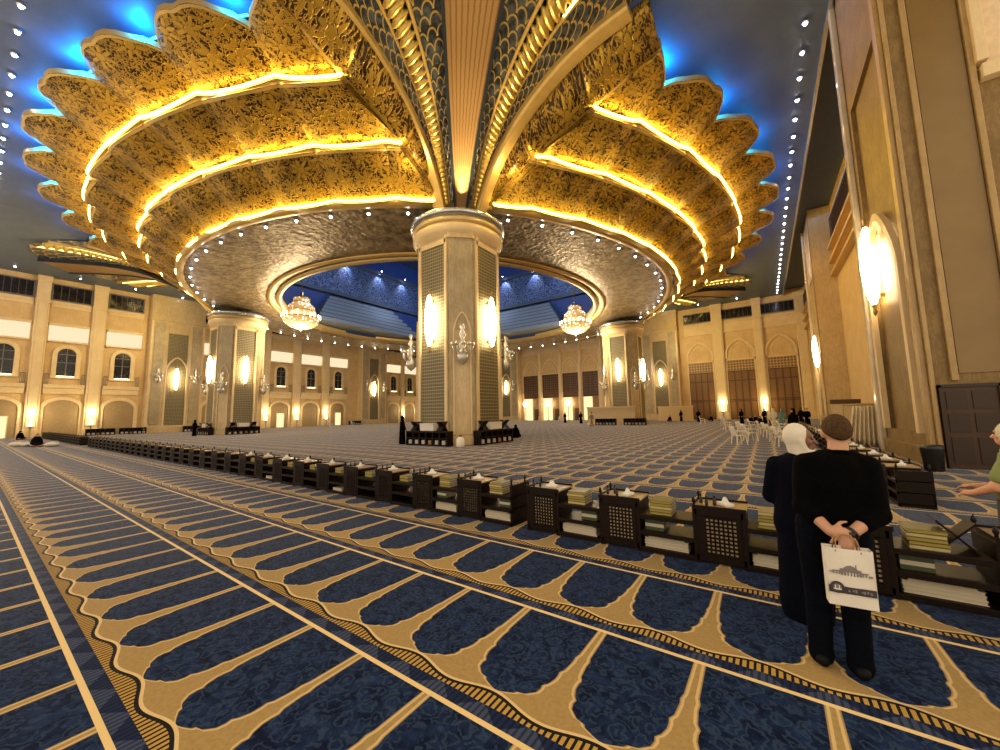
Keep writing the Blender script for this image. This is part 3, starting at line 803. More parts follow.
def petal(ti, k):
    ac = -pi/2+radians(8)*k; ha = radians(4)
    if abs(k)*radians(8)-ha > math.asin(min(1, XE/TIERS[ti][0][0]))-radians(.1): return None
    N, V = 12, 10; b = MB()
    def vm(u):
        if ti < 2: return 1.0-.05*u*u
        return 1-.36*abs(u)**2.6+.04*abs(sin(u*pi*1.5))*(1-abs(u)*.5)
    def fn(s, q):
        u = 2*s-1; return shell_pt(ti, ac+ha*u*.9995, q*vm(u))
    def uv(s, q):
        u = 2*s-1; return (u*2.05+k*4.37, q*vm(u)*3.3+ti*7.7)
    b.grid(fn, N, V, uv)
    # rim at the free edge gives the petal its thickness
    def rim(s, q):
        u = 2*s-1; p = shell_pt(ti, ac+ha*u*.9995, vm(u)); return p+Vector((0, 0, .26*q))
    b.grid(rim, N, 1, lambda s, q: (s*4+k*4.37, q*.1+ti*7.7), 1)
    def rim2(s, q):
        u = 2*s-1; p = shell_pt(ti, ac+ha*u*.9995, vm(u)-.035*(1-q)); w = -.035; return p+Vector((0, 0, w))
    b.grid(rim2, N, 1, lambda s, q: (s*4, q), 1)
    return b
def make_shell(label):
    t = thing('golden_canopy', label, 'golden canopy', (OX+.3, OY+.3, 0), 0, 'golden petal canopies')
    for ti in range(3):
        for k in range(-5, 6):
            b = petal(ti, k)
            if b: b.build('petal', [M['gold_petal'], M['gold_smooth']], t, True)
    for ti in range(3):
        r0 = TIERS[ti][0][0]; m = math.asin(XE/r0)-radians(.3); pts = []
        n = 120
        for i in range(n+1):
            a = -pi/2-m+2*m*i/n
            p = shell_pt(0, a, .13, off=.12) if ti == 0 else shell_pt(ti-1, a, 1.0, off=.0)+Vector((.07*cos(a), .07*sin(a), .21)); pts.append(p)
        b = MB(); b.tube(pts, .042, 6); b.build('glow_strip', M['cove_yellow'], t)
    # ledge carrying each light
        b = MB()
        P = [Vector((p.x, p.y, p.z)) for p in pts]
        b.sweep([p for p in P], [(-.06, -.05), (-.06, -.12), (-.5, -.12), (-.5, -.05)], lambda i: ((Vector((P[i].x, P[i].y, 0))).normalized(), (0, 0, 1)))
        b.build('light_ledge', M['gold_smooth'], t)
    # stepped side panels closing each end towards the column rib
    def zs(r):
        for ti in range(3):
            (r0, z0), (r1, z1), sag = TIERS[ti]
            if r <= r1 or ti == 2: return z0+(z1-z0)*max(0, min(1.05, (r-r0)/(r1-r0)))
    SP = [(26.85, 14.6), (29.45, 16.45), (32.5, 17.75), (35.4, 19.0)]
    for sg in (-1, 1):
        yy = [-sqrt(r*r-XE*XE) for r, z in SP]
        b = MB(); poly = [(yy[i], SP[i][1]-.2) for i in range(4)]+[(yy[3], 19.3), (yy[0], 17.5)]
        b.prism(poly, lambda p: (sg*(XE-.12), p[0], p[1]), lambda p: (sg*(XE+.02), p[0], p[1])); b.build('end_wall', M['gold_smooth'], t)
    for sg in (-1, 1):
        for ti in range(3):
            (r0, z0), (r1, z1) = SP[ti], SP[ti+1]
            def fn(s, q):
                r = r0+.02+(r1-r0-.04)*q; dl = sqrt(max(r*r-XE*XE, 1)); d = dl-CC
                o, zr = rib_off(max(d, 2.4))
                xo = max(CC+o+.1, XE+.05)
                z = z0+(z1-z0)*q-.14
                return (sg*(XE-.25+(xo-XE+.25)*s), -dl, z+(max(zr+.22, z)-z)*s**3)
            b = MB(); b.grid(fn, 6, 8, lambda s, q: (s*1.3+ti, q*3.3+5)); b.build('side_panel', M['gold_petal'], t, True, solid=.10)
    return t
SHELL = make_shell('golden three-tier petal canopy between the near column and the left column')
dup(SHELL, (OX+.3, OY+.3, 0), pi/2, 'golden three-tier petal canopy between the near column and the right column')

# blue cove lamps above the petals
for si, rz in enumerate((0, pi/2)):
    side = ('left', 'right')[si]
    for k in range(-4, 6):
        a = -pi/2+radians(8)*(k-.5)+rz
        r = 33.9; p = (OX+r*cos(a), OY+r*sin(a), 19.12)
        t = thing('cove_lamp', 'blue cove lamp behind the %s canopy, %s gap between petals' % (side, nth(k+4)), 'cove light', p, a, 'blue cove lamps above the petals')
        b = MB(); b.cbox((0, 0, 0), (.12, 1.0, .10)); hs = b.build('housing', M['metal_black'], t)
        b = MB(); b.cbox((.1, 0, .03), (.06, .9, .08)); b.build('glow_face', M['cove_blue'], hs)
        l = bpy.data.lights.new('cove_lamp_light', 'POINT'); l.energy = 240; l.color = (.0, .27, 1); l.shadow_soft_size = .12
        lo = bpy.data.objects.new('cove_lamp_light', l); COL.objects.link(lo); lo.parent = t; lo.location = (.55, 0, -.02)

# ------------------------------------------------------------------ bronze soffit ring, its bulbs, the drum above
t = thing('soffit_ring', 'bronze hammered soffit ring around the dome opening', 'soffit', (OX, OY, 0), 0, None, 'structure')
b = MB(); b.lathe([(19.0, 14.62), (19.0, 14.45), (22, 14.42), (26.0, 14.45), (26.95, 14.5), (27.12, 14.62), (26.0, 14.9), (19.0, 14.9)], 128); b.build('soffit', M['soffit'], t, True)
b = MB(); b.lathe([(18.8, 14.9), (18.8, 14.3), (19.05, 14.2), (19.3, 14.3), (19.3, 14.5)], 128); b.build('inner_moulding', M['gold_pale'], t, True)
b = MB(); b.lathe([(19.75, 14.5), (19.75, 14.33), (19.95, 14.27), (20.15, 14.33), (20.15, 14.5)], 128); b.build('inner_moulding', M['gold_smooth'], t, True)
b = MB(); b.lathe([(26.55, 14.5), (26.6, 14.36), (26.9, 14.36), (27.12, 14.5), (27.12, 14.62)], 128); b.build('outer_moulding', M['gold_smooth'], t, True)
def make_bulb():
    t = thing('spot_bulb', '', 'spotlight', (0,0,0), 0)
    b = MB(); b.lathe([(0, .05), (.13, .05), (.15, 0), (.15, -.06), (.10, -.08)], 10); hs = b.build('housing', M['steel_trim'], t, True)
    b = MB(); b.sphere((0, 0, -.09), .085, 8, 6); b.build('bulb', M['bulb_white'], hs, True)
    return t
BULB = make_bulb(); BN = [0]
def bulb(p, label, group):
    if BN[0] == 0:
        BULB.location = p; BULB['label'] = label; BULB['group'] = group
    else: dup(BULB, p, 0, label, group)
    BN[0] += 1
for si in range(4):
    for i in range(15):
        a = -pi/2+radians(-38+76*i/14)+(0, pi/2, pi, -pi/2)[si]
        side = ('between near and left columns', 'between near and right columns', 'facing the end wall', 'facing the left wall')[si]
        bulb((OX+26.1*cos(a), OY+26.1*sin(a), 14.40), 'small white spotlight on the soffit rim %s, %s along' % (side, nth(i)), 'spotlights on the soffit rim')
for i in range(40):
    y = 1.5+i*1.78
    bulb((2.85, y, H-.05), 'small ceiling spotlight in the row along the right wall, %s from the near end' % nth(i), 'ceiling spotlights along the right wall')
for i in range(34):
    x = -8-i*1.85
    bulb((x, .1, H-.05), 'small ceiling spotlight in the row over the near edge, %s from the right' % nth(i), 'ceiling spotlights over the near edge')
for i in range(14):
    bulb((-68.3, 2+i*5.0, H-.05), 'small ceiling spotlight in the row along the left wall, %s from the near end' % nth(i), 'ceiling spotlights along the left wall')
for i in range(12):
    bulb((-64+i*5.6, 70.2, H-.05), 'small ceiling spotlight in the row along the end wall, %s from the left' % nth(i), 'ceiling spotlights along the end wall')

# drum
D = 18.6
t = thing('dome_drum', 'blue painted square drum seen through the ring opening', 'dome', (OX, OY, 0), 0, None, 'structure')
for (nx, ny) in ((-1, 0), (0, 1), (1, 0), (0, -1)):
    tx, ty = -ny, nx
    def G(s, d, z): return (nx*(D-d)+tx*s, ny*(D-d)+ty*s, z)
    b = MB(); fbox(b, G, -D, D, -.4, 0, 14.6, 29); b.build('drum_wall', M['drum_blue'], t)
    b = MB(); fbox(b, G, -D+.2, D-.2, 0, .15, 20.6, 25.4); b.build('frieze', M['frieze'], t)
    b = MB(); fbox(b, G, -D+.1, D-.1, 0, .7, 20.0, 20.5); fbox(b, G, -D+.1, D-.1, 0, .5, 25.4, 25.9); b.build('moulding', M['step_dark'], t)
    b = MB()
    for j in range(7):
        z = 15.0+j*.68; dd = 3.6-j*.5; hw = 9.2-j*.55+ (0)
        fbox(b, G, -hw, hw, 0, dd, z, z+.5, 0); fbox(b, G, -hw+.3, hw-.3, 0, dd-.25, z+.5, z+.68, 1)
    if (nx, ny) in ((-1, 0), (0, 1)): b.build('stepped_panel', [M['step_grey'], M['step_dark']], t)
b = MB(); b.box(-D, D, -D, D, 29, 29.4); b.build('drum_lid', M['drum_dark'], t)
for i, (nx, ny) in enumerate(((-1, 0), (0, 1))):
    for j, s in enumerate((-8, -3, 3, 8)):
        p = (OX+nx*(D-1.0)-ny*s, OY+ny*(D-1.0)+nx*s, 26.0)
        bulb(p, 'small spotlight high in the blue drum on its %s side, %s along' % (('left', 'far')[i], nth(j)), 'spotlights in the blue drum')
        l = bpy.data.lights.new('drum_light', 'SPOT'); l.energy = 700; l.color = (.72, .82, 1); l.spot_size = radians(80); l.spot_blend = .8; l.shadow_soft_size = .15
        lo = bpy.data.objects.new('drum_light', l); COL.objects.link(lo); lo.location = (p[0], p[1], 25.8); lo.rotation_euler = Vector((nx*.35, ny*.35, -1)).to_track_quat('-Z', 'Y').to_euler()
for (x, y) in ((-9, -9), (9, 9), (-9, 9)):
    l = bpy.data.lights.new('drum_fill', 'POINT'); l.energy = 1300; l.color = (.55, .7, 1); l.shadow_soft_size = .6
    lo = bpy.data.objects.new('drum_fill', l); COL.objects.link(lo); lo.location = (OX+x, OY+y, 21.5)

# ------------------------------------------------------------------ columns
def make_column(label):
    t = thing('column', label, 'column', (0,0,0), 0, 'the great columns', 'structure')
    a, c = 2.3, .95
    poly = [(a, -a+c), (a, a-c), (a-c, a), (-a+c, a), (-a, a-c), (-a, -a+c), (-a+c, -a), (a-c, -a)]
    b = MB(); b.zprism(poly, 0, 13.2); b.build('shaft', M['marble_column'], t)
    b = MB()
    p2 = [(x*1.05, y*1.05) for x, y in poly]; b.zprism(p2, 0, .55); p3 = [(x*1.04, y*1.04) for x, y in poly]; b.zprism(p3, 12.2, 12.6); b.build('plinth', M['marble_pale'], t, bevel=.03)
    for q in range(4):
        an = q*pi/2
        def G(s, d, z): return ((a+d)*cos(an)-s*sin(an), (a+d)*sin(an)+s*cos(an), z)
        b = MB(); fbox(b, G, -.98, .98, 0, .05, .6, 12.2); b.build('grille_panel', M['grille'], t)
        b = MB()
        for sg in (-1, 1): fbox(b, G, sg*1.08-.10, sg*1.08+.10, 0, .14, .55, 12.4)
        fbox(b, G, -1.15, 1.15, 0, .14, 11.9, 12.2)
        b.build('panel_frame', M['stone_trim'], t, bevel=.02)
        ad = an+pi/4; R = (2*a-c)/sqrt(2)
        def K(s, d, z): return ((R+d)*cos(ad)-s*sin(ad), (R+d)*sin(ad)+s*cos(ad), z)
        b = MB(); farch(b, K, 0, .44, .6, 6.6, 1.0, .10, 0, .10, pointed=True); b.build('arch_frame', M['stone_trim'], t)
        b = MB(); fbox(b, K, -.43, .43, 0, .03, .6, 6.6); b.build('niche_panel', M['marble_pale'], t)
    b = MB(); b.lathe([(2.35, 12.3), (2.8, 12.55), (2.95, 12.8), (2.9, 13.05), (2.7, 13.2)], 48); b.build('capital', M['stone_trim'], t, True)
    b = MB(); b.lathe([(2.6, 13.1), (2.9, 13.15), (3.0, 13.3), (2.9, 13.5), (2.6, 13.55)], 48); b.build('capital_ring', M['gold_pale'], t, True)
    b = MB(); b.lathe([(2.6, 13.5), (3.05, 13.58), (3.12, 13.72), (3.1, 13.86), (2.95, 13.95), (0, 14.5)], 48); b.build('capital_rim', M['steel_trim'], t, True)
    return t
NEAR = (OX+CC, OY-CC); LEFT = (OX-CC, OY-CC); RIGHT = (OX+CC, OY+CC)
c0 = make_column('massive marble column nearest the camera, in the middle of the picture'); c0.location = (*NEAR, 0)
dup(c0, (*LEFT, 0), -pi/2, 'massive marble column standing before the left wall')
dup(c0, (*RIGHT, 0), pi/2, 'massive marble column standing right of the near column, before the end wall')
for (c, nm) in ((NEAR, 'near middle column'), (LEFT, 'left column'), (RIGHT, 'right column')):
    for (an, f) in ((0, 'right'), (-pi/2, 'near'), (pi, 'left')):
        lamp((c[0]+2.35*cos(an), c[1]+2.35*sin(an), 7.3), an-pi/2, 'tall glowing wall lamp on the %s face of the %s' % (f, nm))
    for (an, f) in ((-pi/4, 'corner turned to the camera'), (-3*pi/4, 'left corner'), (pi/4, 'right corner')):
        R = 2.58
        bracket((c[0]+R*cos(an), c[1]+R*sin(an), 5.9), an-pi/2, 'unlit crystal sconce on the %s of the %s' % (f, nm))

# ------------------------------------------------------------------ vaulted fans growing out of the columns
def rib_at(q):
    x = q*(len(RIB)-1); i = min(int(x), len(RIB)-2); f = x-i
    def cr(j):
        P = [RIB[max(0, min(len(RIB)-1, i+e))][j] for e in (-1, 0, 1, 2)]
        return .5*(2*P[1]+(P[2]-P[0])*f+(2*P[0]-5*P[1]+4*P[2]-P[3])*f*f+(3*P[1]-P[0]-3*P[2]+P[3])*f**3)
    return cr(0), cr(1), cr(2)
def fan_pt(q, t, dz=0):
    o, d, z = rib_at(q*(.78+.22*(1-t*t))); ps = radians(-45+45*t); R = d-o
    return Vector((o+R*cos(ps), -o+R*sin(ps), z+.14+dz))
def make_fan(label):
    T = thing('column_fan', label, 'vaulted fan', (*NEAR, 0), 0, 'vaulted fans above the columns')
    NS = 40
    for (t0, t1) in ((-.98, -.70), (-.52, -.1), (.1, .52), (.70, .98)):
        b = MB()
        def fn(u, v): return fan_pt(v, t0+(t1-t0)*u)
        w = 3 if abs(t1-t0) < .35 else 4
        b.grid(fn, 6, NS, lambda u, v: (u*w, v*34)); b.build('scale_panel', M['scales'], T, True, solid=.06)
    for tc in (-.61, .61):
        b = MB(); n = 300; K = 12
        vs = []
        for i in range(n+1):
            q = i/n; p = fan_pt(q, tc, -.08); p2 = fan_pt(q, tc+.01, -.08); p1 = fan_pt(min(1, q+.005), tc, -.08); p0 = fan_pt(max(0, q-.005), tc, -.08)
            ax = (p2-p).normalized(); tg = (p1-p0).normalized(); nn = ax.cross(tg).normalized()
            wdt = .10+.80*q**.8*(1) ; hgt = .16+.16*q
            for k in range(K):
                w = 2*pi*k/K
                rr = 1+.22*sin(2*pi*44*q**.85+w*1.0*(1 if tc > 0 else -1))
                vs.append(p+ax*(cos(w)*wdt*.75*rr)+nn*(sin(w)*hgt*rr))
        fs = [(i*K+k, i*K+(k+1) % K, (i+1)*K+(k+1) % K, (i+1)*K+k) for i in range(n) for k in range(K)]
        b.add(vs, fs); b.build('rope_moulding', M['gold_rope'], T, True)
    for tt in (-.715, -.5, .5, .715):
        b = MB(); pts = [fan_pt(i/NS, tt, -.05) for i in range(NS+1)]; b.tube(pts, [.05+.07*i/NS+.35*max(0, i/NS-.72) for i in range(NS+1)], 6); b.build('bead_moulding', M['gold_smooth'], T, True)
    l = bpy.data.lights.new('fan_fill_spot', 'SPOT'); l.energy = 4200; l.color = (1, .74, .32); l.spot_size = radians(120); l.spot_blend = .6; l.shadow_soft_size = .2  # added spot that brightens the fan underside, no fixture here
    lo = bpy.data.objects.new('fan_fill_spot', l); COL.objects.link(lo); lo.parent = T; lo.location = (2.4, -2.4, 14.45); lo.rotation_euler = Vector((1, -1, .30)).to_track_quat('-Z', 'Y').to_euler()
    for tt in (-.70, -.52, .52, .70):
        b = MB(); b.tube([fan_pt(.74+.25*i/12, tt, -.16) for i in range(13)], .05, 6); b.build('glow_strip', M['cove_rib'], T)
    # side ribs
    for sg in (-1, 1):
        b = MB(); pts = []
        for i in range(NS+1):
            o, d, z = rib_at(.78*i/NS); pts.append(Vector((o, -d, z)) if sg < 0 else Vector((d, -o, z)))
        def fr(i):
            tg = (pts[min(i+1, NS)]-pts[max(i-1, 0)]).normalized()
            lat = Vector((1, 0, 0)) if sg < 0 else Vector((0, -1, 0))
            lat = (lat-tg*lat.dot(tg)).normalized(); return lat, lat.cross(tg)*(1 if sg < 0 else 1)
        b.sweep(pts, [(-.40, -.16), (-.30, -.26), (.30, -.26), (.40, -.16), (.40, .2), (-.40, .2)], fr); b.build('rib', M['gold_smooth'], T, bevel=.03)
        # lit slot behind the rib
        b = MB(); P2 = [p+Vector((-.47, 0, .06)) if sg < 0 else p+Vector((0, .47, .06)) for p in pts[8:-3]]
        b.tube(P2, .035, 6); b.build('glow_strip', M['cove_rib'], T)
    # central beam
    b = MB(); e = MB(); pts = [fan_pt(i/NS, 0, -.30) for i in range(NS+1)]
    dg = Vector((1, 1, 0)).normalized()
    vs = []; vl = []; vr = []
    for i, p in enumerate(pts):
        w = .26+1.45*(i/NS)**1.0
        vs += [p-dg*w, p+dg*w, p+dg*w+Vector((0, 0, .5)), p-dg*w+Vector((0, 0, .5))]
        for L, sg in ((vl, -1), (vr, 1)):
            L += [p+dg*(sg*w)+Vector((0, 0, -.12)), p+dg*(sg*(w+.16))+Vector((0, 0, -.12)), p+dg*(sg*(w+.16))+Vector((0, 0, .5)), p+dg*(sg*w)+Vector((0, 0, .5))]
    def qfs(n): return [(i*4+k, i*4+(k+1) % 4, (i+1)*4+(k+1) % 4, (i+1)*4+k) for i in range(n) for k in range(4)]+[(0, 1, 2, 3), (n*4, n*4+1, n*4+2, n*4+3)]
    uvs = []
    b.add(vs, qfs(NS), 0, [(k % 4 in (1, 2))*1.0*8 for k in range(len(vs))] and [((1.0 if k % 4 in (1, 2) else 0.0)*9, (k//4)/4) for k in range(len(vs))])
    b.build('beam', M['beam_uv'], T)
    for L in (vl, vr):
        e = MB(); e.add(L, qfs(NS)); e.build('beam_edge', M['edge_blue'], T)
    for (x, y, z, e) in ((1.0, -5.2, 15.2, 150), (5.2, -1.0, 15.2, 150)):  # added fill lights hanging in mid-air, without fixtures
        l = bpy.data.lights.new('fan_fill', 'POINT'); l.energy = e; l.color = (1, .72, .30); l.shadow_soft_size = .25
        lo = bpy.data.objects.new('fan_fill', l); COL.objects.link(lo); lo.parent = T; lo.location = (x, y, z)
    return T
t_ = NT('beam_uv'); u_ = t_.sep(t_.uvc()); w_ = t_.m('FRACT', u_[0])
M['beam_uv'] = t_.bsdf(t_.mix(t_.m('GREATER_THAN', w_, .7), (.30, .17, .065), (.17, .09, .03)), .4, .1, bump=w_, bstr=.3, bdist=.03)
glow('cove_rib', (1, .74, .16), 7)
f0 = make_fan('gilded scaly fan with ribs opening overhead from the near middle column')
dup(f0, (*LEFT, 0), -pi/2, 'gilded ribbed fan opening above the left column')
dup(f0, (*RIGHT, 0), pi/2, 'gilded ribbed fan opening above the right column')

# ------------------------------------------------------------------ chandeliers
def make_chandelier():
    t = thing('chandelier', '', 'chandelier', (0,0,0), 0, 'crystal chandeliers')
    b = MB(); b.tube([(0, 0, 2.2), (0, 0, 14.5)], .06, 8); b.lathe([(0, 2.8), (.2, 2.7), (.1, 2.4), (.3, 2.2)], 12); b.build('chain', M['brass'], t, True)
    b = MB(); b.lathe([(.25, 2.25), (.75, 2.1), (.9, 1.9), (.95, 1.5), (1.05, 1.35)], 24); b.build('crown', M['crystal_lit'], t, True)
    b = MB(); b.lathe([(1.05, 1.35), (1.45, 1.0), (1.6, .4), (1.62, -.3), (1.5, -.5)], 28); b.build('basket', M['crystal_lit'], t, True)
    b = MB(); b.lathe([(2.0, -.45), (2.05, -.65), (1.85, -1.1), (1.3, -1.55), (.6, -1.8), (.15, -1.9), (0, -2.15)], 28); bw = b.build('bowl', M['crystal_lit'], t, True)
    for (r, z) in ((1.0, 1.42), (1.62, .35), (2.08, -.5), (.95, 2.0)):
        b = MB(); pts = [(r*cos(2*pi*i/28), r*sin(2*pi*i/28), z) for i in range(29)]; b.tube(pts, .06, 6, cap=False); b.build('ring', M['brass'], t, True)
    for k in range(20):
        a = 2*pi*k/20
        b = MB(); b.lathe([(0, 0), (.10, .04), (.06, .16), (.05, .3), (.0, .42)], 6, (2.12*cos(a), 2.12*sin(a), -.46)); b.build('candle_bulb', M['candle_glow'], bw, True)
    l = bpy.data.lights.new('chandelier_light', 'POINT'); l.energy = 2500; l.color = (1, .78, .48); l.shadow_soft_size = 1.2
    lo = bpy.data.objects.new('chandelier_light', l); COL.objects.link(lo); lo.parent = t; lo.location = (0, 0, -3.2)
    return t
ch = make_chandelier(); ch.location = (OX-12.6, OY-12.6, 14.4); ch['label'] = 'lit crystal chandelier hanging in front of the left column'
dup(ch, (OX+12.6, OY+12.6, 14.4), 0, 'lit crystal chandelier hanging in front of the right column')
# ------------------------------------------------------------------ book benches
MODW, MODD, MODH = 1.13, .46, .60       # one module: lattice cabinet + open shelf bay
def make_bench(end_panel):
    # local: x along the row (0..1.13), y depth (0 = front .. .46), z up; front faces -y
    t = thing('book_bench', '', 'book bench', (0,0,0))
    cw = .53
    b = MB()
    b.box(0, cw, .02, .05, .04, .56); b.box(0, .05, 0, MODD, 0, .6); b.box(cw-.05, cw, 0, MODD, 0, .6); b.box(.05, cw-.05, MODD-.04, MODD, .04, .57)
    b.box(0.02, cw-.02, 0.0, .03, .53, .6); b.box(.02, cw-.02, 0, .03, .03, .1)
    cb = b.build('cabinet', M['wood_dark'], t, bevel=.004)
    b = MB(); n, m = 7, 9; x0, x1, z0, z1 = .13, .44, .12, .51
    b.box(.05, x0, -.008, .03, .1, .53); b.box(x1, cw-.05, -.008, .03, .1, .53)
    for i in range(n+1):
        x = x0+(x1-x0)*i/n; b.box(x-.009, x+.009, -.006, .014, z0-.02, z1+.02)
    for j in range(m+1):
        z = z0+(z1-z0)*j/m; b.box(x0, x1, -.004, .012, z-.009, z+.009)
    b.build('lattice_panel', M['wood_dark'], cb)
    b = MB(); b.box(x0, x1, .015, .021, z0, z1); b.build('lattice_backing', M['lattice_back'], cb)
    b = MB(); b.box(0.002, cw+.008, -.008, MODD+.008, .60, .622); tt = b.build('top_tray', M['tray_wood'], t, bevel=.004)
    b = MB()
    b.box(0.002, cw+.008, -.012, .0, .6, .645); b.box(0.002, .014, -.008, MODD+.008, .6, .645); b.box(0.002, cw+.008, MODD, MODD+.012, .6, .645)
    b.build('tray_rim', M['wood_dark'], tt)
    for z in (.04, .235, .43):
        b = MB(); b.box(cw, MODW, .03, MODD-.02, z, z+.022); b.box(cw, MODW, .0, .03, z-.03, z+.022); b.build('shelf', M['wood_dark'], t, bevel=.003)
    b = MB(); b.box(cw, MODW, MODD-.03, MODD-.012, .04, .24); b.build('back_panel', M['wood_inner'], t)
    for (x, y) in ((.02, .02), (.02, MODD-.03)):
        b = MB(); b.lathe([(0, .6), (.016, .6), (.012, .66), (.022, .69), (.016, .715), (.006, .73), (0, .75)], 8, (x, y, 0)); b.build('finial', M['metal_black'], t, True)
    if end_panel:
        b = MB(); b.box(MODW-.035, MODW, 0, MODD, 0, .62); b.build('end_panel', M['wood_dark'], t, bevel=.004)
        b = MB(); b.lathe([(0, .62), (.018, .62), (.012, .66), (.022, .69), (0, .75)], 8, (MODW-.02, .03, 0)); b.lathe([(0, .62), (.018, .62), (.012, .66), (.022, .69), (0, .75)], 8, (MODW-.02, MODD-.03, 0)); b.build('finial', M['metal_black'], t, True)
    return t
simple('lattice_back', (.66, .54, .33), .7)
BA = make_bench(False); BB = make_bench(True); used = {0: False, 1: False}
def bench(p, rz, label, group, end=False):
    src = BB if end else BA
    if not used[end]:
        used[end] = True; src.location = p; src.rotation_euler = (0, 0, rz); src['label'] = label; src['group'] = group; return src
    return dup(src, p, rz, label, group)

BOOKS = {}
def book(kind, w, d, h, p, rz, label, group):
    key = (kind, w, d, h)
    if key not in BOOKS:
        t = thing('book', label, 'book', p, rz, group)
        cv = {'olive': 'cover_olive', 'white': 'cover_white', 'green': 'cover_green', 'cream': 'cover_cream'}[kind]
        b = MB(); b.box(-w/2, w/2, -d/2, d/2, 0, h*.12); b.box(-w/2, w/2, -d/2, d/2, h*.88, h); b.build('cover', M[cv], t)
        b = MB(); b.box(-w/2, w/2, d/2-h*.2, d/2-.003, h*.14, h*.86); b.build('spine', M[{'olive': 'spine_olive', 'cream': 'spine_cream'}.get(kind, cv)], t)
        b = MB(); b.box(-w/2+.006, w/2-.006, -d/2+.005, d/2-h*.2, h*.12, h*.88); b.build('pages', M['page_white'], t)
        BOOKS[key] = t; return t
    return dup(BOOKS[key], p, rz, label, group)

def tissue(p, rz, label):
    t = thing('tissue_pack', label, 'tissues', p, rz, 'tissue packs on the benches')
    b = MB(); b.cbox((0, 0, .02), (.17, .1, .04)); b.build('pack', M['paper_white'], t, bevel=.008)
    b = MB()
    def fn(u, v):
        a = 2*pi*u; r = .045*(1-v)+.012; return (r*cos(a)*(1+.3*sin(3*a)*v), r*.6*sin(a), .038+.06*v+.012*sin(5*a)*v)
    b.grid(fn, 14, 5); b.build('tissue', M['tissue_white'], t, True)
def bottle(p, label):
    t = thing('small_bottle', label, 'bottle', p, 0, 'little dark bottles on the benches')
    b = MB(); b.lathe([(0, 0), (.017, 0), (.018, .01), (.018, .06), (.008, .075), (.008, .085)], 10); b.build('body', M['plastic_black'], t, True)
    b = MB(); b.lathe([(.0, .084), (.011, .084), (.011, .11), (0, .113)], 10); b.build('cap', M['metal_black'], t, True)

FRONT_Y = 4.98
GAPX = -3.08
def fill_bench(x, i, where, near):
    # x: left end of the module, shelf bay is x+.53 .. x+1.13
    cx = x+.53+.30; y = FRONT_Y+.22
    rng = random.Random(i*13+5)
    if near:
        n = 5
        for k in range(n):
            h = .034; book('olive' if (k+i) % 3 else 'cream', .25, .30, h, (cx-.06+rng.uniform(-.008, .008), y, .452+k*(h+.001)), pi+rng.uniform(-.04, .04),
                           '%s book %s from bottom atop bench %s' % ('olive' if (k+i) % 3 else 'cream', nth(k), where), 'books stacked on the front benches')
        for k in range(4):
            h = .036; book('white', .50 if k < 3 else .42, .30, h, (cx-.02+rng.uniform(-.006, .006), y-.02, .0625+k*(h+.001)), 0,
                           'white book %s from bottom on lowest shelf, bench %s' % (nth(k), where), 'white books on the bottom shelves')
        for k in range(3):
            h = .040; book('green' if k % 2 == 0 else 'white', .22, .28, h, (cx+(-.15 if i % 2 else .12), y, .2575+k*(h+.001)), pi,
                           '%s book %s from bottom on middle shelf, bench %s' % ('green' if k % 2 == 0 else 'white', nth(k), where), 'books on the middle shelves')
    else:
        for k in range(2):
            h = .055; book('olive', .24, .30, h, (cx-.03, y, .452+k*(h+.001)), pi, 'thick olive volume %s from bottom atop bench %s' % (nth(k), where), 'books stacked on the front benches')
        if i % 3 == 1:
            h = .06; book('white', .36, .30, h, (cx-.02, y-.02, .0625), 0, 'thick white volume on lowest shelf, bench ' + where, 'white books on the bottom shelves')
# modules: unit right of the gap (starts at -3.05), going right, then left of the gap
xs = [-3.05+MODW*k for k in range(4)]            # -3.05 -1.92 -.79 .34
for j, x in enumerate(xs):
    lab = ['first right of the row gap', 'second right of the row gap', 'beside the veiled woman', 'behind the man with the bag']
    bench((x, FRONT_Y, 0), 0, 'dark book bench with lattice cabinet, ' + lab[j], 'book benches in the long front row')
    fill_bench(x, j, lab[j], True)
    if j != 3:
        tissue((x+.33, FRONT_Y+.2, .623), .3+j, 'white tissue pack on the tray, bench ' + lab[j])
        for q in range(3 if j else 2):
            bottle((x+.07+.075*q, FRONT_Y+.10+.07*((q*7+j) % 3), .623), 'tiny dark bottle, %s on the tray, bench %s' % (nth(q), lab[j]))
    else:
        tissue((x+.33, FRONT_Y+.2, .623), .2, 'white tissue pack on the tray, bench ' + lab[j])
bench((xs[-1]+MODW, FRONT_Y, 0), 0, 'dark wooden book bench at the right edge, last of the front row', 'book benches in the long front row')
nl = 0
x = GAPX-.24-MODW
while x > -38.5:
    w = '%s left of the row gap' % nth(nl)
    bench((x, FRONT_Y, 0), 0, 'dark wooden book bench in front row, ' + w, 'book benches in the long front row', end=(nl == 0))
    if nl < 9:
        fill_bench(x, nl, w, nl < 2)
        if nl < 9: tissue((x+.3, FRONT_Y+.22, .623), nl*.7, 'white tissue pack on the tray, bench ' + w)
        if nl < 4:
            for q in range(2): bottle((x+.08+.08*q, FRONT_Y+.12+.05*q, .623), 'tiny dark bottle, %s on the tray, bench %s' % (nth(q), w))
    nl += 1; x -= MODW
x = -41.4-MODW; k = 0
while x > -66:
    bench((x, FRONT_Y, 0), 0, 'dark book bench in the short row past the passage, %s from it' % nth(k), 'book benches in the far left row', end=(k == 0)); k += 1; x -= MODW
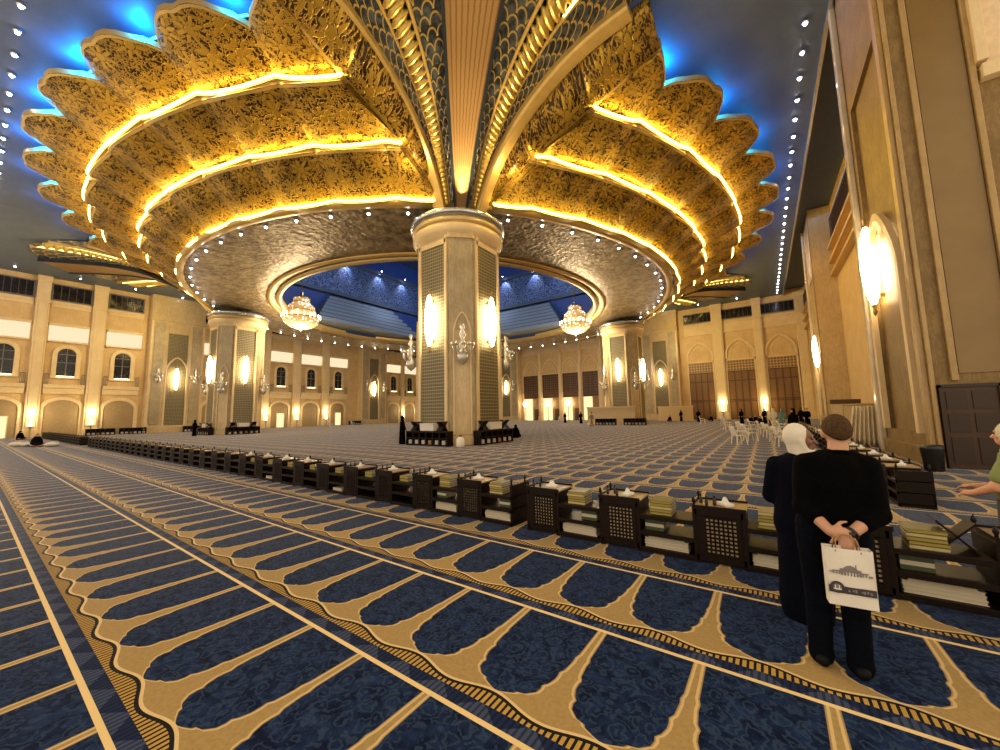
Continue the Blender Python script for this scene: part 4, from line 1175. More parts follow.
# row along the right wall: modules run in +y, fronts face the hall
y = 9.45; k = 0
while y < 40:
    bench((1.77, y+MODW, 0), -pi/2, 'dark book bench in the right wall row, %s from its near end' % nth(k), 'book benches along the right wall', end=(k == 0))
    if k < 12: tissue((2.02, y+.75, .623), 1.2+k, 'white tissue pack on the %s bench of the right wall row' % nth(k))
    y += MODW+(.25 if k % 3 == 2 else 0); k += 1

# a folding book rest on the last front bench, and a black bin by the door
def book_rest(p, rz, label, s=1., grp=None):
    t = thing('book_rest', label, 'book rest', p, rz, grp)
    for sg in (-1, 1):
        b = MB(); a = .16*s; h = .34*s
        vs = [(-.14*s, -sg*a, 0), (.14*s, -sg*a, 0), (.14*s, sg*a, h), (-.14*s, sg*a, h)]
        b.add(vs, [(0, 1, 2, 3)]); b.build('leaf', M['wood_dark'], t, solid=.02*s)
    return t
book_rest((1.30, 5.21, .456), pi/2, 'dark wooden folding book rest standing on the bench by the right edge', .75)
t = thing('waste_bin', 'black waste bin beside the closed door', 'bin', (3.55, 14.9, 0), .0)
b = MB(); b.lathe([(0, 0), (.17, 0), (.19, .02), (.22, .55), (.23, .6)], 16); b.build('body', M['plastic_black'], t, True)
b = MB(); b.lathe([(.235, .58), (.24, .63), (.2, .68), (0, .7)], 16); b.build('lid', M['plastic_black'], t, True)

# low benches round the column feet
def column_bench(p, rz, w, label, boxes=True):
    t = thing('column_bench', label, 'book bench', p, rz, 'low book benches round the columns')
    b = MB(); b.box(-w/2, w/2, 0, .5, 0, .08); b.box(-w/2, w/2, 0, .5, .74, .82); b.box(-w/2, w/2, .42, .5, .08, .74)
    for q in range(7):
        x = -w/2+(w-.08)*q/6; b.box(x, x+.08, 0, .42, .08, .74)
    b.box(-w/2, w/2, 0, .42, .38, .44)
    b.build('cabinet', M['wood_dark'], t, bevel=.01)
    for q in range(6):
        x = -w/2+(w-.08)*(q+.5)/6+.04
        b = MB(); b.cbox((x, .2, .20), (.24, .3, .22)); b.build('book_block', M['cover_white'] if (q*5+int(w*10)) % 4 else M['wood_tan'], t)
    return t
def white_box(p, rz, label):
    t = thing('storage_box', label, 'box', p, rz, 'white boxes on the column benches')
    b = MB(); b.cbox((0, 0, .19), (1.1, .42, .38)); b.build('body', M['paper_white'], t, bevel=.03)
    b = MB(); b.cbox((0, 0, .40), (1.14, .46, .06)); b.build('lid', M['paper_white'], t, bevel=.02)
for (c, nm) in ((NEAR, 'near middle column'), (LEFT, 'left column')):
    for (an, f) in ((-pi/2, 'near'), (0, 'right')):
        ux, uy = cos(an), sin(an); q = 2.95
        px, py = c[0]+ux*q, c[1]+uy*q
        rz = an+pi/2
        column_bench((px, py, 0), rz, 3.3, 'low dark book bench along the %s face of the %s' % (f, nm))
        white_box((px-ux*.28, py-uy*.28, .826), rz, 'white box on the low bench at the %s face of the %s' % (f, nm))
        for sg in (-1, 1):
            tx, ty = -uy, ux
            book_rest((px-ux*.25+tx*sg*1.05, py-uy*.25+ty*sg*1.05, .835), rz, 'dark folding book rest %s of the white box, %s face of %s' % ('left' if sg < 0 else 'right', f, nm), 1.5, 'folding book rests on the column benches')
t = thing('water_can', 'small white container on the carpet at the foot of the near column', 'container', (NEAR[0]+2.45, NEAR[1]-2.75, 0))
b = MB(); b.lathe([(0, 0), (.2, 0), (.22, .05), (.22, .42), (.12, .52), (.08, .55)], 14); b.build('body', M['plastic_white'], t, True)
b = MB(); b.lathe([(.09, .54), (.09, .62), (0, .63)], 12); b.build('cap', M['plastic_black'], t, True)

# plain screens round the right column and end pier
for i, (x0, x1, y, lab) in enumerate(((-20.0, -13.6, 49.2, 'pale plaster screen boxing in the foot of the right column'), (-14.6, -9.4, 66.5, 'pale plaster screen standing before the end wall pier'))):
    t = thing('plaster_screen', lab, 'screen', ((x0+x1)/2, y, 0), 0)
    w = (x1-x0)/2
    b = MB(); b.box(-w, w, 0, .25, .12, 2.3); b.build('panel', M['plaster_screen'], t)
    b = MB(); b.box(-w-.08, w+.08, -.08, .33, 2.2, 2.36); b.build('cap', M['stone_trim'], t)
    b = MB(); b.box(-w-.08, w+.08, -.08, .33, 0, .14); b.build('plinth', M['stone_trim'], t)
# low benches far along the walls
for i, (x, y, rz) in enumerate(((-69, 10, -pi/2), (-69, 13, -pi/2), (-68.6, 19.5, -pi/2), (-68.6, 22.5, -pi/2), (-68.6, 46, -pi/2), (-16.5, 46.2, 0), (-13, 46.5, 0))):
    column_bench((x, y, 0), rz+pi if rz else 0, 2.6, 'low dark book bench far off, ' + ('%s along the foot of the left wall' % nth(i) if i < 5 else '%s before the right column' % nth(i-5)))

# pale curtain and partition on the right side
t = thing('curtain', 'cream folded curtain hanging beside the big brown marble pier', 'curtain', (3.45, 22.6, 0), pi/2)
b = MB()
b.grid(lambda u, v: (.10*sin(u*2*pi*7)*(.5+.5*(1-v)), -.55+1.1*u*(1-.25*v), .03+1.72*v), 84, 6); b.build('cloth', M['curtain_cream'], t, True, solid=.02)
b = MB(); b.tube([(0, -.6, 1.8), (0, .6, 1.8)], .025, 8); b.tube([(0, -.6, 0), (0, -.6, 1.8)], .02, 8); b.tube([(0, .6, 0), (0, .6, 1.8)], .02, 8); b.build('rail', M['brass'], t)
t = thing('partition', 'cream partition panel with a dark top bar left of the folded curtain', 'partition', (3.75, 26.5, 0))
b = MB(); b.box(-.85, .85, 0, .12, 0, 1.9); b.build('panel', M['plaster_screen'], t)
b = MB(); b.box(-.9, .3, -.05, .17, 1.9, 2.12); b.build('top_bar', M['wood_deep'], t)

# white plastic chairs
def make_chair():
    t = thing('plastic_chair', '', 'chair', (0,0,0), 0, 'white plastic chairs')
    b = MB(); b.grid(lambda u, v: (-.23+.46*u, -.22+.46*v, .44-.015*sin(pi*u)), 6, 4); b.build('seat', M['plastic_white'], t, True, solid=.02)
    b = MB(); b.grid(lambda u, v: ((-.22+.44*u)*(1+.05*v), -.22-.12*v-.03*sin(pi*u), .46+.42*v+.03*sin(pi*u)*v), 8, 5); b.build('backrest', M['plastic_white'], t, True, solid=.02)
    for sx in (-1, 1):
        for sy in (-1, 1):
            b = MB(); b.tube([(sx*.21, sy*.2, .44), (sx*.25, sy*.25, 0)], [.028, .022], 6); b.build('leg', M['plastic_white'], t)
        b = MB(); b.tube([(sx*.23, -.27, .68), (sx*.27, -.05, .66), (sx*.26, .2, .64), (sx*.24, .22, .44)], .024, 6); b.build('armrest', M['plastic_white'], t, True)
    return t
CH = make_chair(); CN = [0]
for i, (x, y, a, lab) in enumerate(((-1.15, 21.9, .5, 'nearest of the scattered chairs, left end'), (-.75, 24.4, .4, 'second chair behind the leftmost one'), (.55, 21.4, .2, 'nearest chair beside the headscarf of the woman'),
      (.35, 24.6, -.2, 'chair in the middle, behind the one beside the headscarf'), (.1, 27.6, .3, 'chair in the third rank of the middle file'), (.65, 27.2, 2.6, 'turned chair at the right of the third rank'), (-1.3, 29.5, .6, 'chair on the left of the fourth rank'),
      (-.2, 31.0, .2, 'chair in the middle of the fourth rank'), (.9, 31.5, .1, 'chair on the right of the fourth rank'), (-2.6, 36, .3, 'chair on the left of the fifth rank'), (-.9, 36.5, .2, 'chair in the middle of the fifth rank'), (.6, 37.5, 0, 'chair on the right of the fifth rank'),
      (-6.1, 50, .2, 'lone chair far back before the wooden doors'), (-3.8, 48, 1.2, 'chair far back by the crowd'), (-60.5, 36, 1.3, 'chair by the left wall arcade, nearer of two'), (-62, 41, 1.5, 'chair by the left wall arcade, farther of two'), (-30.5, 62, 2, 'chair before the globe lamps'))):
    lb = 'white plastic armchair, ' + lab
    if i == 0: CH.location = (x, y, 0); CH.rotation_euler = (0, 0, a-1.5); CH['label'] = lb
    else: dup(CH, (x, y, 0), a-1.5, lb)
# ------------------------------------------------------------------ people
def hand(B, wrist, fwd, side, up, s=1., curl=.5, spread=.0, thumb=1):
    # palm from the wrist along fwd; fingers bend towards -up; side = direction towards the thumb
    w = Vector(wrist); f = Vector(fwd).normalized(); sd = Vector(side).normalized(); n = Vector(up).normalized()
    B.capsule(w, w+f*.05*s, .026*s, .032*s, 12, 1.25, sd)
    B.capsule(w+f*.03*s, w+f*.075*s, .030*s, .028*s, 12, 1.45, sd)
    L = (.068, .078, .072, .056)
    for k in range(4):
        o = w+f*.082*s+sd*(.030-.020*k)*s
        d = f; p = o; seg = (L[k]*.42*s, L[k]*.33*s, L[k]*.25*s); r = .0098*s
        for j in range(3):
            ang = curl*(.5+.55*j)
            dd = (f*cos(ang)-n*sin(ang)+sd*(.12-.08*k)*spread).normalized()
            q = p+dd*seg[j]; B.capsule(p, q, r, r*.9, 8); p = q; r *= .92
    o = w+f*.022*s+sd*.03*s*thumb
    d1 = (f*.55+sd*.75*thumb-n*.2).normalized(); q = o+d1*.042*s; B.capsule(o, q, .013*s, .011*s, 8)
    d2 = (f*.85+sd*.3*thumb-n*.35).normalized(); B.capsule(q, q+d2*.032*s, .011*s, .0085*s, 8)

def head_blob(B, c, yaw, s=1., tilt=0):
    # c: centre of the skull; yaw: facing direction angle (0 = +y)
    c = Vector(c); f = Vector((-sin(yaw), cos(yaw), 0)); r = Vector((cos(yaw), sin(yaw), 0)); u = Vector((0, 0, 1))
    def P(x, y, z): return c+(r*x+f*y+u*z)*s
    B.ell(c, (.074*s, .092*s, .108*s), 18, 12, yaw)
    B.ell(P(0, -.012, .02), (.076*s, .088*s, .092*s), 18, 12, yaw)
    B.capsule(P(0, .05, -.075), P(0, .035, -.095), .042*s, .036*s, 12, 1.15, r)     # jaw and chin
    B.capsule(P(0, .082, .012), P(0, .108, -.03), .010*s, .016*s, 8)                 # nose
    B.capsule(P(-.018, .084, -.062), P(.018, .084, -.062), .010*s, .010*s, 8)        # mouth ridge
    B.capsule(P(-.045, .074, .035), P(.045, .074, .035), .014*s, .014*s, 8)          # brow
    for sg in (-1, 1):
        B.ell(P(sg*.082, -.008, -.012), (.014*s, .022*s, .034*s), 8, 8, yaw)          # ears
        B.ell(P(sg*.04, .062, -.025), (.025*s, .022*s, .025*s), 8, 8, yaw)           # cheeks
    return P

def eyes(P, parent, s=1.):
    for sg in (-1, 1):
        b = MB(); b.sphere(P(sg*.031, .081, .008), .0105*s, 8, 6); b.build('eye', M['eye_dark'], parent, True)

# ---- the man seen from behind
def man():
    T = thing('person', 'man in black pullover seen from behind, hands clasped on his back over a white bag', 'person', (.29, 3.5, 0), radians(2))
    k = .968
    def V(x, y, z): return Vector((x, y, z))*k
    # joints, local, facing +y
    hip = V(.03, 0, .90); chest = V(.075, .0, 1.26); neck = V(.10, .0, 1.47); head = V(.112, .035, 1.625)
    shl, shr = V(-.085, -.01, 1.39), V(.245, -.01, 1.39)
    ell, elr = V(-.125, -.085, 1.10), V(.255, -.085, 1.09)
    wrl, wrr = V(-.015, -.245, .985), V(.075, -.255, .975)
    al, ar = V(-.10, .03, .08), V(.10, -.01, .08)
    kl, kr = V(-.085, .03, .49), V(.105, .0, .49)
    hl, hr = V(-.075, 0, .90), V(.125, 0, .90)
    B = MB()
    PH = head_blob(B, head, radians(6), k)
    B.capsule(neck-V(0, .0, .06), head-V(0, .02, .06), .062, .056, 14)
    B.capsule(hip+V(0, 0, .05), chest, .125, .14, 16, 1.25, (1, 0, 0)); B.capsule(chest, neck-V(0, 0, .1), .13, .085, 16, 1.5, (1, 0, 0))
    for (s, e, w) in ((shl, ell, wrl), (shr, elr, wrr)):
        B.capsule(s, e, .058, .046); B.capsule(e, w, .044, .031)
    for (h, kn, a) in ((hl, kl, al), (hr, kr, ar)):
        B.capsule(h, kn, .085, .058); B.capsule(kn, a, .055, .04); B.capsule(a-V(0, .02, .04), a+V(0, .14, -.045), .035, .03, 10, 1.2, (1, 0, 0))
    # left hand lies over the right wrist; right hand hangs and holds the bag handles
    hand(B, wrl, (.95, -.12, -.12), (.15, .1, 1), (.1, -1, 0), 1.02, .75, 0, 1)
    hand(B, wrr, (-.25, -.05, -1), (-1, -.1, .2), (-.1, -1, .1), 1.02, .95, 0, 1)
    bd = B.remesh('body', M['skin'], T, .0075, 2)
    eyes(PH, bd, k)
    # pullover
    B = MB()
    B.capsule(hip+V(0, 0, .0), chest, .15, .16, 18, 1.12, (1, 0, 0)); B.capsule(chest, chest+V(.01, 0, .10), .16, .14, 18, 1.25, (1, 0, 0))
    B.capsule(V(-.07, -.01, 1.395), V(.23, -.01, 1.395), .078, .078, 14); B.capsule(V(.02, -.005, 1.43), V(.17, -.005, 1.43), .07, .07, 14); B.capsule(chest+V(.015, 0, .08), neck-V(0, 0, .03), .13, .072, 16, 1.5, (1, 0, 0))
    B.capsule(shl+V(.015, 0, -.0), neck-V(.03, 0, .03), .08, .066); B.capsule(shr-V(.015, 0, 0), neck+V(.03, 0, -.03), .08, .066)
    B.capsule(hip-V(0, 0, .08), hip+V(0, 0, .05), .152, .152, 18, 1.12, (1, 0, 0))
    for (s, e, w) in ((shl, ell, wrl), (shr, elr, wrr)):
        B.capsule(s, e, .078, .066); m = e+(w-e)*.40; B.capsule(e, m, .072, .055); B.capsule(m, m+(w-e)*.02, .058, .056)
        B.capsule(s+V(0, 0, -.06), e+(s-e)*.45, .082, .074)
    B.remesh('pullover', M['cloth_black'], T, .013, 3)
    B = MB(); c = neck-V(0, .0, -.008)
    pts = [c+Vector((.075*cos(a), .075*sin(a)*.9+.005, .012*sin(a+pi))) for a in [2*pi*i/20 for i in range(21)]]; B.tube(pts, .014, 8, cap=False); B.build('collar', M['cloth_black'], T, True)
    # trousers
    B = MB()
    B.capsule(hl+V(.02, 0, .06), hr+V(-.02, 0, .06), .125, .125, 16)
    for (h, kn, a) in ((hl, kl, al), (hr, kr, ar)):
        B.capsule(h, kn, .108, .078); B.capsule(kn, a+V(0, 0, .01), .078, .068); B.capsule(a+V(0, 0, .03), a+V(0, .005, -.02), .07, .074)
        B.capsule(kn+V(0, 0, .02), kn-V(0, .015, .06), .08, .076)
    B.remesh('trousers', M['denim'], T, .013, 3)
    for a in (al, ar):
        B = MB(); B.capsule(V(a.x/k, a.y/k-.055, .045), V(a.x/k, a.y/k+.02, .05), .042, .045, 12, 1.0, (1, 0, 0)); B.capsule(V(a.x/k, a.y/k+.02, .04), V(a.x/k+.01, a.y/k+.18, .035), .045, .034, 12, 1.15, (1, 0, 0))
        B.remesh('shoe', M['shoe_black'], T, .01, 2)
    # short cropped hair, leaving neck, ears and face free
    B = MB(); yaw = radians(6)
    def hp(u, v):
        th = u*2*pi; face = (cos(th)+1)/2       # th = 0 looks forward
        lim = -.60+1.2*face**1.0
        lat = pi/2 - v*(pi/2-math.asin(max(-1, min(1, lim))))
        x = .0815*cos(lat)*sin(th); y = .102*cos(lat)*cos(th)-.012; z = .113*sin(lat)+.014
        return PH(x/1.0, y, z)
    B.grid(hp, 40, 14); B.build('hair', M['hair_brown'], T, True, solid=.008)
    # wristband
    for w, e in ((wrr, elr),):
        B = MB(); d = (w-e).normalized(); c = w-d*.02
        a = d.cross(Vector((0, 0, 1))).normalized(); b2 = d.cross(a)
        B.tube([c+a*(.036*cos(q))+b2*(.036*sin(q)) for q in [2*pi*i/18 for i in range(19)]], .010, 8, cap=False); B.cbox(c-Vector((0, .034, 0)), (.03, .012, .03)); B.build('watch', M['plastic_black'], T, True)
    return T, wrr
mt, wr = man()
# ---- the paper bag he holds
t = thing('paper_bag', 'white paper bag with a grey building drawing, held behind the man', 'paper bag', (.345, 3.20, .545), radians(6))
BW, BH, BD = .225, .335, .07
b = MB()
b.grid(lambda u, v: (-BW/2+BW*u, -BD/2+.008*sin(v*pi)*cos(u*pi*2), BH*v), 8, 8); b.grid(lambda u, v: (-BW/2+BW*u, BD/2, BH*v), 8, 8)
b.grid(lambda u, v: (-BW/2, -BD/2+BD*u, BH*v), 2, 8); b.grid(lambda u, v: (BW/2, -BD/2+BD*u, BH*v), 2, 8); b.grid(lambda u, v: (-BW/2+BW*u, -BD/2+BD*v, 0), 8, 2)
b.build('bag_body', M['paper_white'], t, solid=.002)
for y in (-BD/2, BD/2):
    b = MB(); b.tube([(-.06, y, BH-.02), (-.05, y*.5, BH+.05), (-.02, 0, BH+.075), (.02, 0, BH+.075), (.05, y*.5, BH+.05), (.06, y, BH-.02)], .004, 6); b.build('handle', M['wood_tan'], t, True)
yf = -BD/2-.006
def fp(x0, x1, z0, z1, m, b): b.box(x0, x1, yf-.004, yf, z0, z1)
b = MB(); b.box(-BW/2+.004, BW/2-.004, yf-.003, yf+.003, .075, .115); pb = b.build('printed_band', M['ink_dark'], t)
b = MB(); b.lathe([(.020, -.002), (.034, -.002), (.034, .002), (.020, .002), (.020, -.002)], 24); 
b.v = [(x-.07, yf-.005+z, y+.108) for (x, y, z) in b.v]; re_ = b.build('round_emblem', M['ink_dark'], t)
b = MB(); b.lathe([(0, -.002), (.026, -.002), (.026, .001), (0, .001)], 24); b.v = [(x-.07, yf-.004+z, y+.108) for (x, y, z) in b.v]; b.build('emblem_field', M['ink_grey'], re_)
b = MB(); b.box(-.089, -.051, yf-.009, yf-.005, .095, .101); b.box(-.081, -.077, yf-.009, yf-.005, .10, .12); b.box(-.063, -.059, yf-.009, yf-.005, .10, .12)
b.build('emblem_mark', M['paper_white'], re_)
for i, x in enumerate((-.02, .0, .012, .04, .05, .065, .08)):
    b = MB(); b.box(x, x+.009, yf-.006, yf-.003, .088+.004*(i % 2), .1+.003*(i % 3)); b.build('band_print', M['ink_grey'], pb)
b = MB()   # drawing of a long arcaded building with a low dome and a tower
z0 = .19; K_ = .82
b.box(-.105, .10, yf-.004, yf, z0+.012, z0+.017)
for i in range(12): b.box(-.10+.0165*i, -.094+.0165*i, yf-.004, yf, z0-.004, z0+.014)
b.box(-.06, .06, yf-.004, yf, z0+.017, z0+.030)
for i in range(7): b.box(-.056+.018*i, -.048+.018*i, yf-.005, yf-.003, z0-.008, z0+.026)
b.box(.030, .035, yf-.004, yf, z0+.02, z0+.060)
pts = [(-.045+.09*i/12, z0+.03+.022*sin(pi*i/12)) for i in range(13)]
b.prism(pts, lambda p: (p[0], yf, p[1]), lambda p: (p[0], yf-.004, p[1]))
b.box(-.12, -.10, yf-.004, yf, z0+.002, z0+.008); b.box(.10, .12, yf-.004, yf, z0-.006, z0+.004)
b.v = [(x*K_, y, z) for (x, y, z) in b.v]
b.build('building_drawing', M['ink_grey'], t)

# ---- woman with a white headscarf
def woman():
    T = thing('person', 'woman in white headscarf and long dark coat standing beside the man with the bag', 'person', (.10, 4.18, 0), 0); T.scale = (.93, .93, 1)
    yaw = radians(-104)
    B = MB(); head = Vector((.15, 0.0, 1.475)); PH = head_blob(B, head, yaw, .95)
    B.capsule((.12, 0, 1.30), (.14, 0, 1.42), .055, .05); B.capsule((.06, 0, .85), (.10, 0, 1.2), .11, .12, 14, 1.3, (1, 0, 0))
    for sx in (-1, 1):
        B.capsule((.06+sx*.08, 0, .85), (.06+sx*.08, 0, .08), .075, .045); B.capsule((.06+sx*.08, -.03, .045), (.06+sx*.085, .13, .035), .036, .03)
        B.capsule((.10+sx*.17, 0, 1.25), (.09+sx*.21, .06, .98), .05, .042); B.capsule((.09+sx*.21, .06, .98), (.09+sx*.10, .21, .93), .04, .028)
        hand(B, (.09+sx*.10, .21, .93), (-sx*.9, .35, 0), (0, .2, 1), (0, 1, 0), .9, .6)
    bd = B.remesh('body', M['skin_dark'], T, .0085, 2)
    eyes(PH, bd, .95)
    b = MB(); b.capsule(PH(-.018, .094, -.06), PH(.018, .094, -.06), .0075, .0075, 8); b.build('lips', M['lips'], bd, True)
    # headscarf: hood with a face opening, wrapping the neck and falling on the shoulders
    B = MB()
    B.ell(PH(0, -.046, .024), (.105, .106, .118), 18, 12, yaw)
    B.capsule(PH(0, -.04, -.06), PH(0, -.01, -.17), .088, .085, 16); B.capsule(PH(0, -.0, -.15), PH(0, .02, -.22), .09, .12, 16, 1.2, (1, 0, 0))
    B.capsule(PH(-.075, .0, -.0), PH(-.05, .03, -.11), .026, .03); B.capsule(PH(.075, .0, -.0), PH(.05, .03, -.11), .026, .03); B.capsule(PH(-.04, .04, -.125), PH(.04, .04, -.125), .03, .03)
    o = B.remesh('headscarf', M['hijab_white'], T, .010, 4)
    # coat
    B = MB()
    B.capsule((-.0, 0, 1.26), (.20, 0, 1.26), .072, .072); B.capsule((.09, 0, 1.0), (.10, 0, 1.22), .145, .15, 16, 1.22, (1, 0, 0)); B.capsule((.07, 0, .75), (.09, 0, 1.0), .165, .15, 16, 1.2, (1, 0, 0))
    B.capsule((.07, 0, .12), (.07, 0, .8), .18, .155, 18, 1.1, (1, 0, 0)); B.capsule((.07, 0, .05), (.07, 0, .2), .175, .185, 18, 1.1, (1, 0, 0))
    for sx in (-1, 1):
        B.capsule((.10+sx*.165, 0, 1.25), (.09+sx*.215, .06, .97), .077, .072); B.capsule((.09+sx*.215, .06, .97), (.09+sx*.12, .19, .93), .07, .055)
    B.remesh('coat', M['cloth_navy'], T, .015, 4)
    for sx in (-1, 1):
        B = MB(); B.capsule((.06+sx*.085, .02, .045), (.06+sx*.09, .19, .038), .044, .036, 12, 1.1, (1, 0, 0)); B.remesh('shoe', M['shoe_black'], T, .01, 2)
woman()

# ---- person mostly outside the frame at the right edge
def edge_person():
    T = thing('person', 'person in a green and white shawl at the right edge, reaching towards the bench', 'person', (1.90, 5.74, 0), radians(60)); T.scale = (.93, .93, .93)
    # local facing +y (towards the bench)
    B = MB(); PH = head_blob(B, (0, .03, 1.56), 0, .96)
    B.capsule((0, 0, 1.36), (0, .01, 1.5), .055, .05); B.capsule((0, 0, .86), (0, 0, 1.25), .12, .13, 16, 1.3, (1, 0, 0))
    for sx in (-1, 1):
        B.capsule((sx*.08, 0, .85), (sx*.09, 0, .08), .08, .045); B.capsule((sx*.09, -.03, .045), (sx*.09, .13, .035), .036, .03)
    B.capsule((-.18, 0, 1.30), (-.24, .10, 1.04), .058, .052); B.capsule((-.24, .10, 1.04), (-.16, .27, .95), .05, .032); hand(B, (-.16, .27, .95), (.25, 1, -.15), (1, 0, .2), (0, 0, 1), .95, .7)
    B.capsule((.18, 0, 1.30), (.23, .08, 1.02), .055, .048); B.capsule((.23, .08, 1.02), (.13, .33, .98), .046, .03); hand(B, (.13, .33, .98), (-.25, 1, -.1), (-1, 0, .2), (0, 0, 1), .95, .7)
    bd = B.remesh('body', M['skin_warm'], T, .0085, 2); eyes(PH, bd, .96)
    B = MB()
    B.capsule((-.14, 0, 1.31), (.14, 0, 1.31), .09, .09); B.capsule((0, 0, 1.12), (0, 0, 1.32), .15, .12, 16, 1.35, (1, 0, 0)); B.capsule((0, 0, .98), (0, 0, 1.15), .17, .16, 16, 1.3, (1, 0, 0)); B.capsule((-.17, 0, 1.3), (-.22, .06, 1.14), .085, .085); B.capsule((.17, 0, 1.3), (.22, .05, 1.12), .085, .085)
    B.remesh('shawl', M['shawl_green'], T, .014, 4)
    B = MB(); B.ell((0, .0, 1.57), (.10, .115, .13)); B.capsule((0, -.02, 1.5), (0, 0, 1.36), .09, .10); B.capsule((-.12, -.02, 1.365), (.12, -.02, 1.365), .065, .065)
    B.remesh('headscarf', M['shawl_white'], T, .011, 4)
    B = MB(); B.capsule((0, 0, .12), (0, 0, 1.0), .2, .155, 18, 1.1, (1, 0, 0)); B.capsule((0, 0, .06), (0, 0, .15), .2, .205, 18, 1.1, (1, 0, 0)); B.remesh('skirt', M['cloth_grey'], T, .015, 3)
edge_person()

# ---- small distant figures
def robe_fig(name_label, p, rz, h, cloth, skin='skin_warm', headcloth=None, pose='stand', grp=None):
    T = thing('person', name_label, 'person', (p[0], p[1], 0), rz, grp)
    s = h/1.7
    B = MB(); z = 0 if pose != 'sit' else -.78*s
    PH = head_blob(B, (0, .02*s, 1.58*s+z), 0, s); B.capsule((0, 0, 1.36*s+z), (0, .01, 1.5*s+z), .055*s, .05*s)
    B.capsule((0, 0, .92*s+z), (0, 0, 1.28*s+z), .11*s, .12*s, 12, 1.3, (1, 0, 0))
    st = .16 if pose == 'walk' else 0
    for sx in (-1, 1):
        B.capsule((sx*.19*s, 0, 1.3*s+z), (sx*.24*s, .03+st*sx, 1.02*s+z), .05*s, .042*s); e = (sx*.22*s, .14+st*sx, .86*s+z); B.capsule((sx*.24*s, .03+st*sx, 1.02*s+z), e, .04*s, .03*s)
        hand(B, e, (-sx*.2, .6, -.7), (-sx, 0, .2), (0, 1, .3), s, .5)
        if pose != 'sit':
            B.capsule((sx*.08*s, 0, .9*s), (sx*.09*s, -st*sx*.7, .48*s), .08*s, .055*s); B.capsule((sx*.09*s, -st*sx*.7, .48*s), (sx*.09*s, -st*sx*1.6, .07*s), .052*s, .04*s); B.capsule((sx*.09*s, -st*sx*1.6-.03, .045*s), (sx*.09*s, -st*sx*1.6+.14*s, .04*s), .036*s, .03*s)
        else:
            B.capsule((sx*.1*s, 0, .13*s), (sx*.28*s, .38*s, .14*s), .085*s, .06*s); B.capsule((sx*.28*s, .38*s, .12*s), (-sx*.05*s, .36*s, .07*s), .055*s, .04*s)
    B.remesh('body', M[skin], T, .02, 2)
    B = MB()
    B.capsule((-.13*s, 0, 1.3*s+z), (.13*s, 0, 1.3*s+z), .085*s, .085*s); B.capsule((0, 0, .95*s+z), (0, 0, 1.27*s+z), .14*s, .14*s, 14, 1.3, (1, 0, 0))
    for sx in (-1, 1):
        B.capsule((sx*.18*s, 0, 1.3*s+z), (sx*.24*s, .03+st*sx, 1.02*s+z), .075*s, .07*s); B.capsule((sx*.24*s, .03+st*sx, 1.02*s+z), (sx*.225*s, .12+st*sx, .89*s+z), .065*s, .055*s)
    if pose == 'walk':
        for sx in (-1, 1):
            B.capsule((sx*.08*s, 0, .92*s), (sx*.09*s, -st*sx*.7, .48*s), .11*s, .08*s); B.capsule((sx*.09*s, -st*sx*.7, .48*s), (sx*.09*s, -st*sx*1.6, .1*s), .078*s, .065*s)
    elif pose == 'stand':
        B.capsule((0, 0, .1*s), (0, 0, 1.0*s), .20*s, .16*s, 14, 1.1, (1, 0, 0)); B.capsule((0, 0, .04*s), (0, 0, .12*s), .2*s, .21*s, 14, 1.1, (1, 0, 0))
    else:
        B.capsule((0, .02*s, .16*s), (0, 0, .6*s), .24*s, .17*s, 14, 1.2, (1, 0, 0)); B.capsule((-.2*s, .28*s, .14*s), (.2*s, .28*s, .14*s), .14*s, .14*s)
    B.remesh('robe', M[cloth], T, .026, 3)
    if headcloth:
        B = MB(); B.ell(PH(0, -.022, .018), (.105*s, .115*s, .125*s)); B.capsule(PH(0, -.03, -.06), PH(0, -.01, -.2), .095*s, .12*s); B.remesh('headscarf', M[headcloth], T, .02, 3)
    else:
        B = MB(); B.ell(PH(0, -.02, .035), (.086*s, .098*s, .098*s)); B.remesh('hair', M['hair_dark'], T, .02, 2)
    return T
robe_fig('woman in a black robe standing at the left corner of the near column', (NEAR[0]-2.4, NEAR[1]-2.6), -.3, 1.72, 'cloth_black', headcloth='cloth_black')
robe_fig('figure in black sitting on the carpet to the right of the near column', (-14.6, 22.6), .4, 1.7, 'cloth_black', headcloth='cloth_black', pose='sit')
robe_fig('dark figure sitting on the carpet at the far left beside white bags', (-43.4, 3.1), -1.6, 1.75, 'cloth_navy', pose='sit')
robe_fig('figure in black sitting by the left wall at the picture edge', (-63.5, 3.4), -1.2, 1.7, 'cloth_black', pose='sit', headcloth='cloth_black')
robe_fig('woman in black standing far back, leftmost of the group before the globe lamps', (-26.6, 56.0), 2.9, 1.7, 'cloth_black', headcloth='cloth_black')
robe_fig('woman in black standing far back, second of the group before the globe lamps', (-22.6, 53.0), 3.2, 1.75, 'cloth_black', headcloth='cloth_black')
robe_fig('walking person in tan top far back in the middle of the hall', (-16.2, 41.0), 2.5, 1.7, 'cloth_tan', pose='walk')
robe_fig('person in black beyond the walking person, near the plaster screen', (-18.6, 52.5), 2.2, 1.7, 'cloth_black', headcloth='cloth_black')
robe_fig('dark figure by the bench at the left column', (LEFT[0]+1.2, LEFT[1]-4.0), .5, 1.7, 'cloth_black', headcloth='cloth_black')
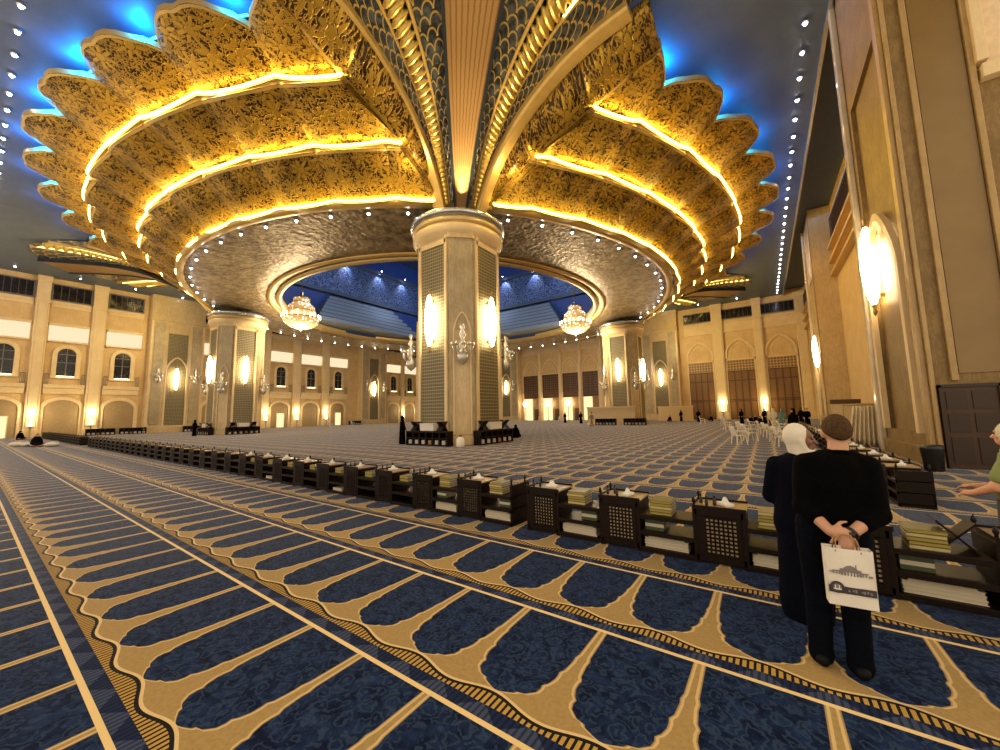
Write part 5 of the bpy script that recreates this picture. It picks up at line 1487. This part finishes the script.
CR = [(-7.8, 60, 'cloth_black', 'cloth_black', 'stand', 'leftmost by the wooden doors'), (-6.4, 61.5, 'cloth_navy', None, 'sit', 'sitting by the second pilaster'), (-2.3, 52, 'cloth_black', 'cloth_black', 'stand', 'at the left of the crowd behind the chairs'),
      (-1.4, 50, 'cloth_black', None, 'sit', 'sitting at the left of the crowd'), (-.5, 47, 'cloth_navy', None, 'sit', 'sitting in the middle of the crowd'), (.5, 45.5, 'cloth_grey', 'hijab_white', 'sit', 'in grey with a white headscarf in the crowd'),
      (1.1, 39.0, 'cloth_teal', 'cloth_teal', 'stand', 'in teal standing in the crowd'), (1.2, 42.0, 'cloth_black', 'cloth_black', 'stand', 'in black just right of the one in teal'), (1.25, 26.5, 'cloth_black', 'cloth_black', 'stand', 'in black standing behind the head of the man'),
      (3.0, 43.0, 'cloth_black', None, 'stand', 'in black at the right of the crowd'), (.6, 43.5, 'cloth_white', 'cloth_white', 'stand', 'in white behind the one in teal'), (-.1, 52.0, 'cloth_black', 'cloth_black', 'stand', 'in black deep in the crowd'),
      (-1.0, 55.0, 'cloth_black', None, 'sit', 'sitting deep behind the chairs'), (2.9, 48.0, 'cloth_navy', 'cloth_black', 'stand', 'in navy far behind the curtain'), (-11.8, 61.0, 'cloth_black', None, 'sit', 'sitting at the foot of the end wall pier'), (-10.4, 62.0, 'cloth_black', 'cloth_black', 'stand', 'standing at the foot of the end wall pier')]
for (x, y, cl, hc, ps, lab) in CR:
    robe_fig('distant person ' + lab, (x, y), 2.6+.3*sin(x*3), 1.7, cl, headcloth=hc, pose=ps, grp='crowd at the far right')
for i, (x, y) in enumerate(((-44.6, 2.7), (-45.8, 2.3), (-42.0, 3.7))):
    t = thing('carrier_bag', 'white bag lying on the carpet, %s of three beside the figure sitting at far left' % ('nearest', 'leftmost', 'rightmost')[i], 'bag', (x, y, 0), i, 'white bags on the carpet')
    b = MB(); b.ell((0, 0, .16), (.42, .28, .17)); b.capsule((-.2, 0, .2), (.1, .05, .28), .14, .1); b.remesh('bag_body', M['cloth_white'], t, .03, 3)
    b = MB(); b.tube([(.1, 0, .3), (.2, 0, .42), (.32, 0, .36), (.34, 0, .2)], .02, 6); b.build('handle', M['cloth_white'], t, True)
# ------------------------------------------------------------------ light of the place and render settings
w = bpy.data.worlds.new('world'); SC.world = w; w.use_nodes = True
w.node_tree.nodes['Background'].inputs[0].default_value = (1, .80, .55, 1)
w.node_tree.nodes['Background'].inputs[1].default_value = 1.0
vs_ = SC.view_settings
SC.display_settings.display_device = 'sRGB'
vs_.view_transform = 'Standard'; vs_.look = 'None'; vs_.exposure = .45; vs_.gamma = 1; vs_.use_curve_mapping = False
SC.cycles.use_denoising = True
SC.cycles.max_bounces = 6; SC.cycles.diffuse_bounces = 3; SC.cycles.glossy_bounces = 3; SC.cycles.transmission_bounces = 2
SC.cycles.sample_clamp_indirect = 6; SC.cycles.sample_clamp_direct = 0
SC.cycles.caustics_reflective = False; SC.cycles.caustics_refractive = False
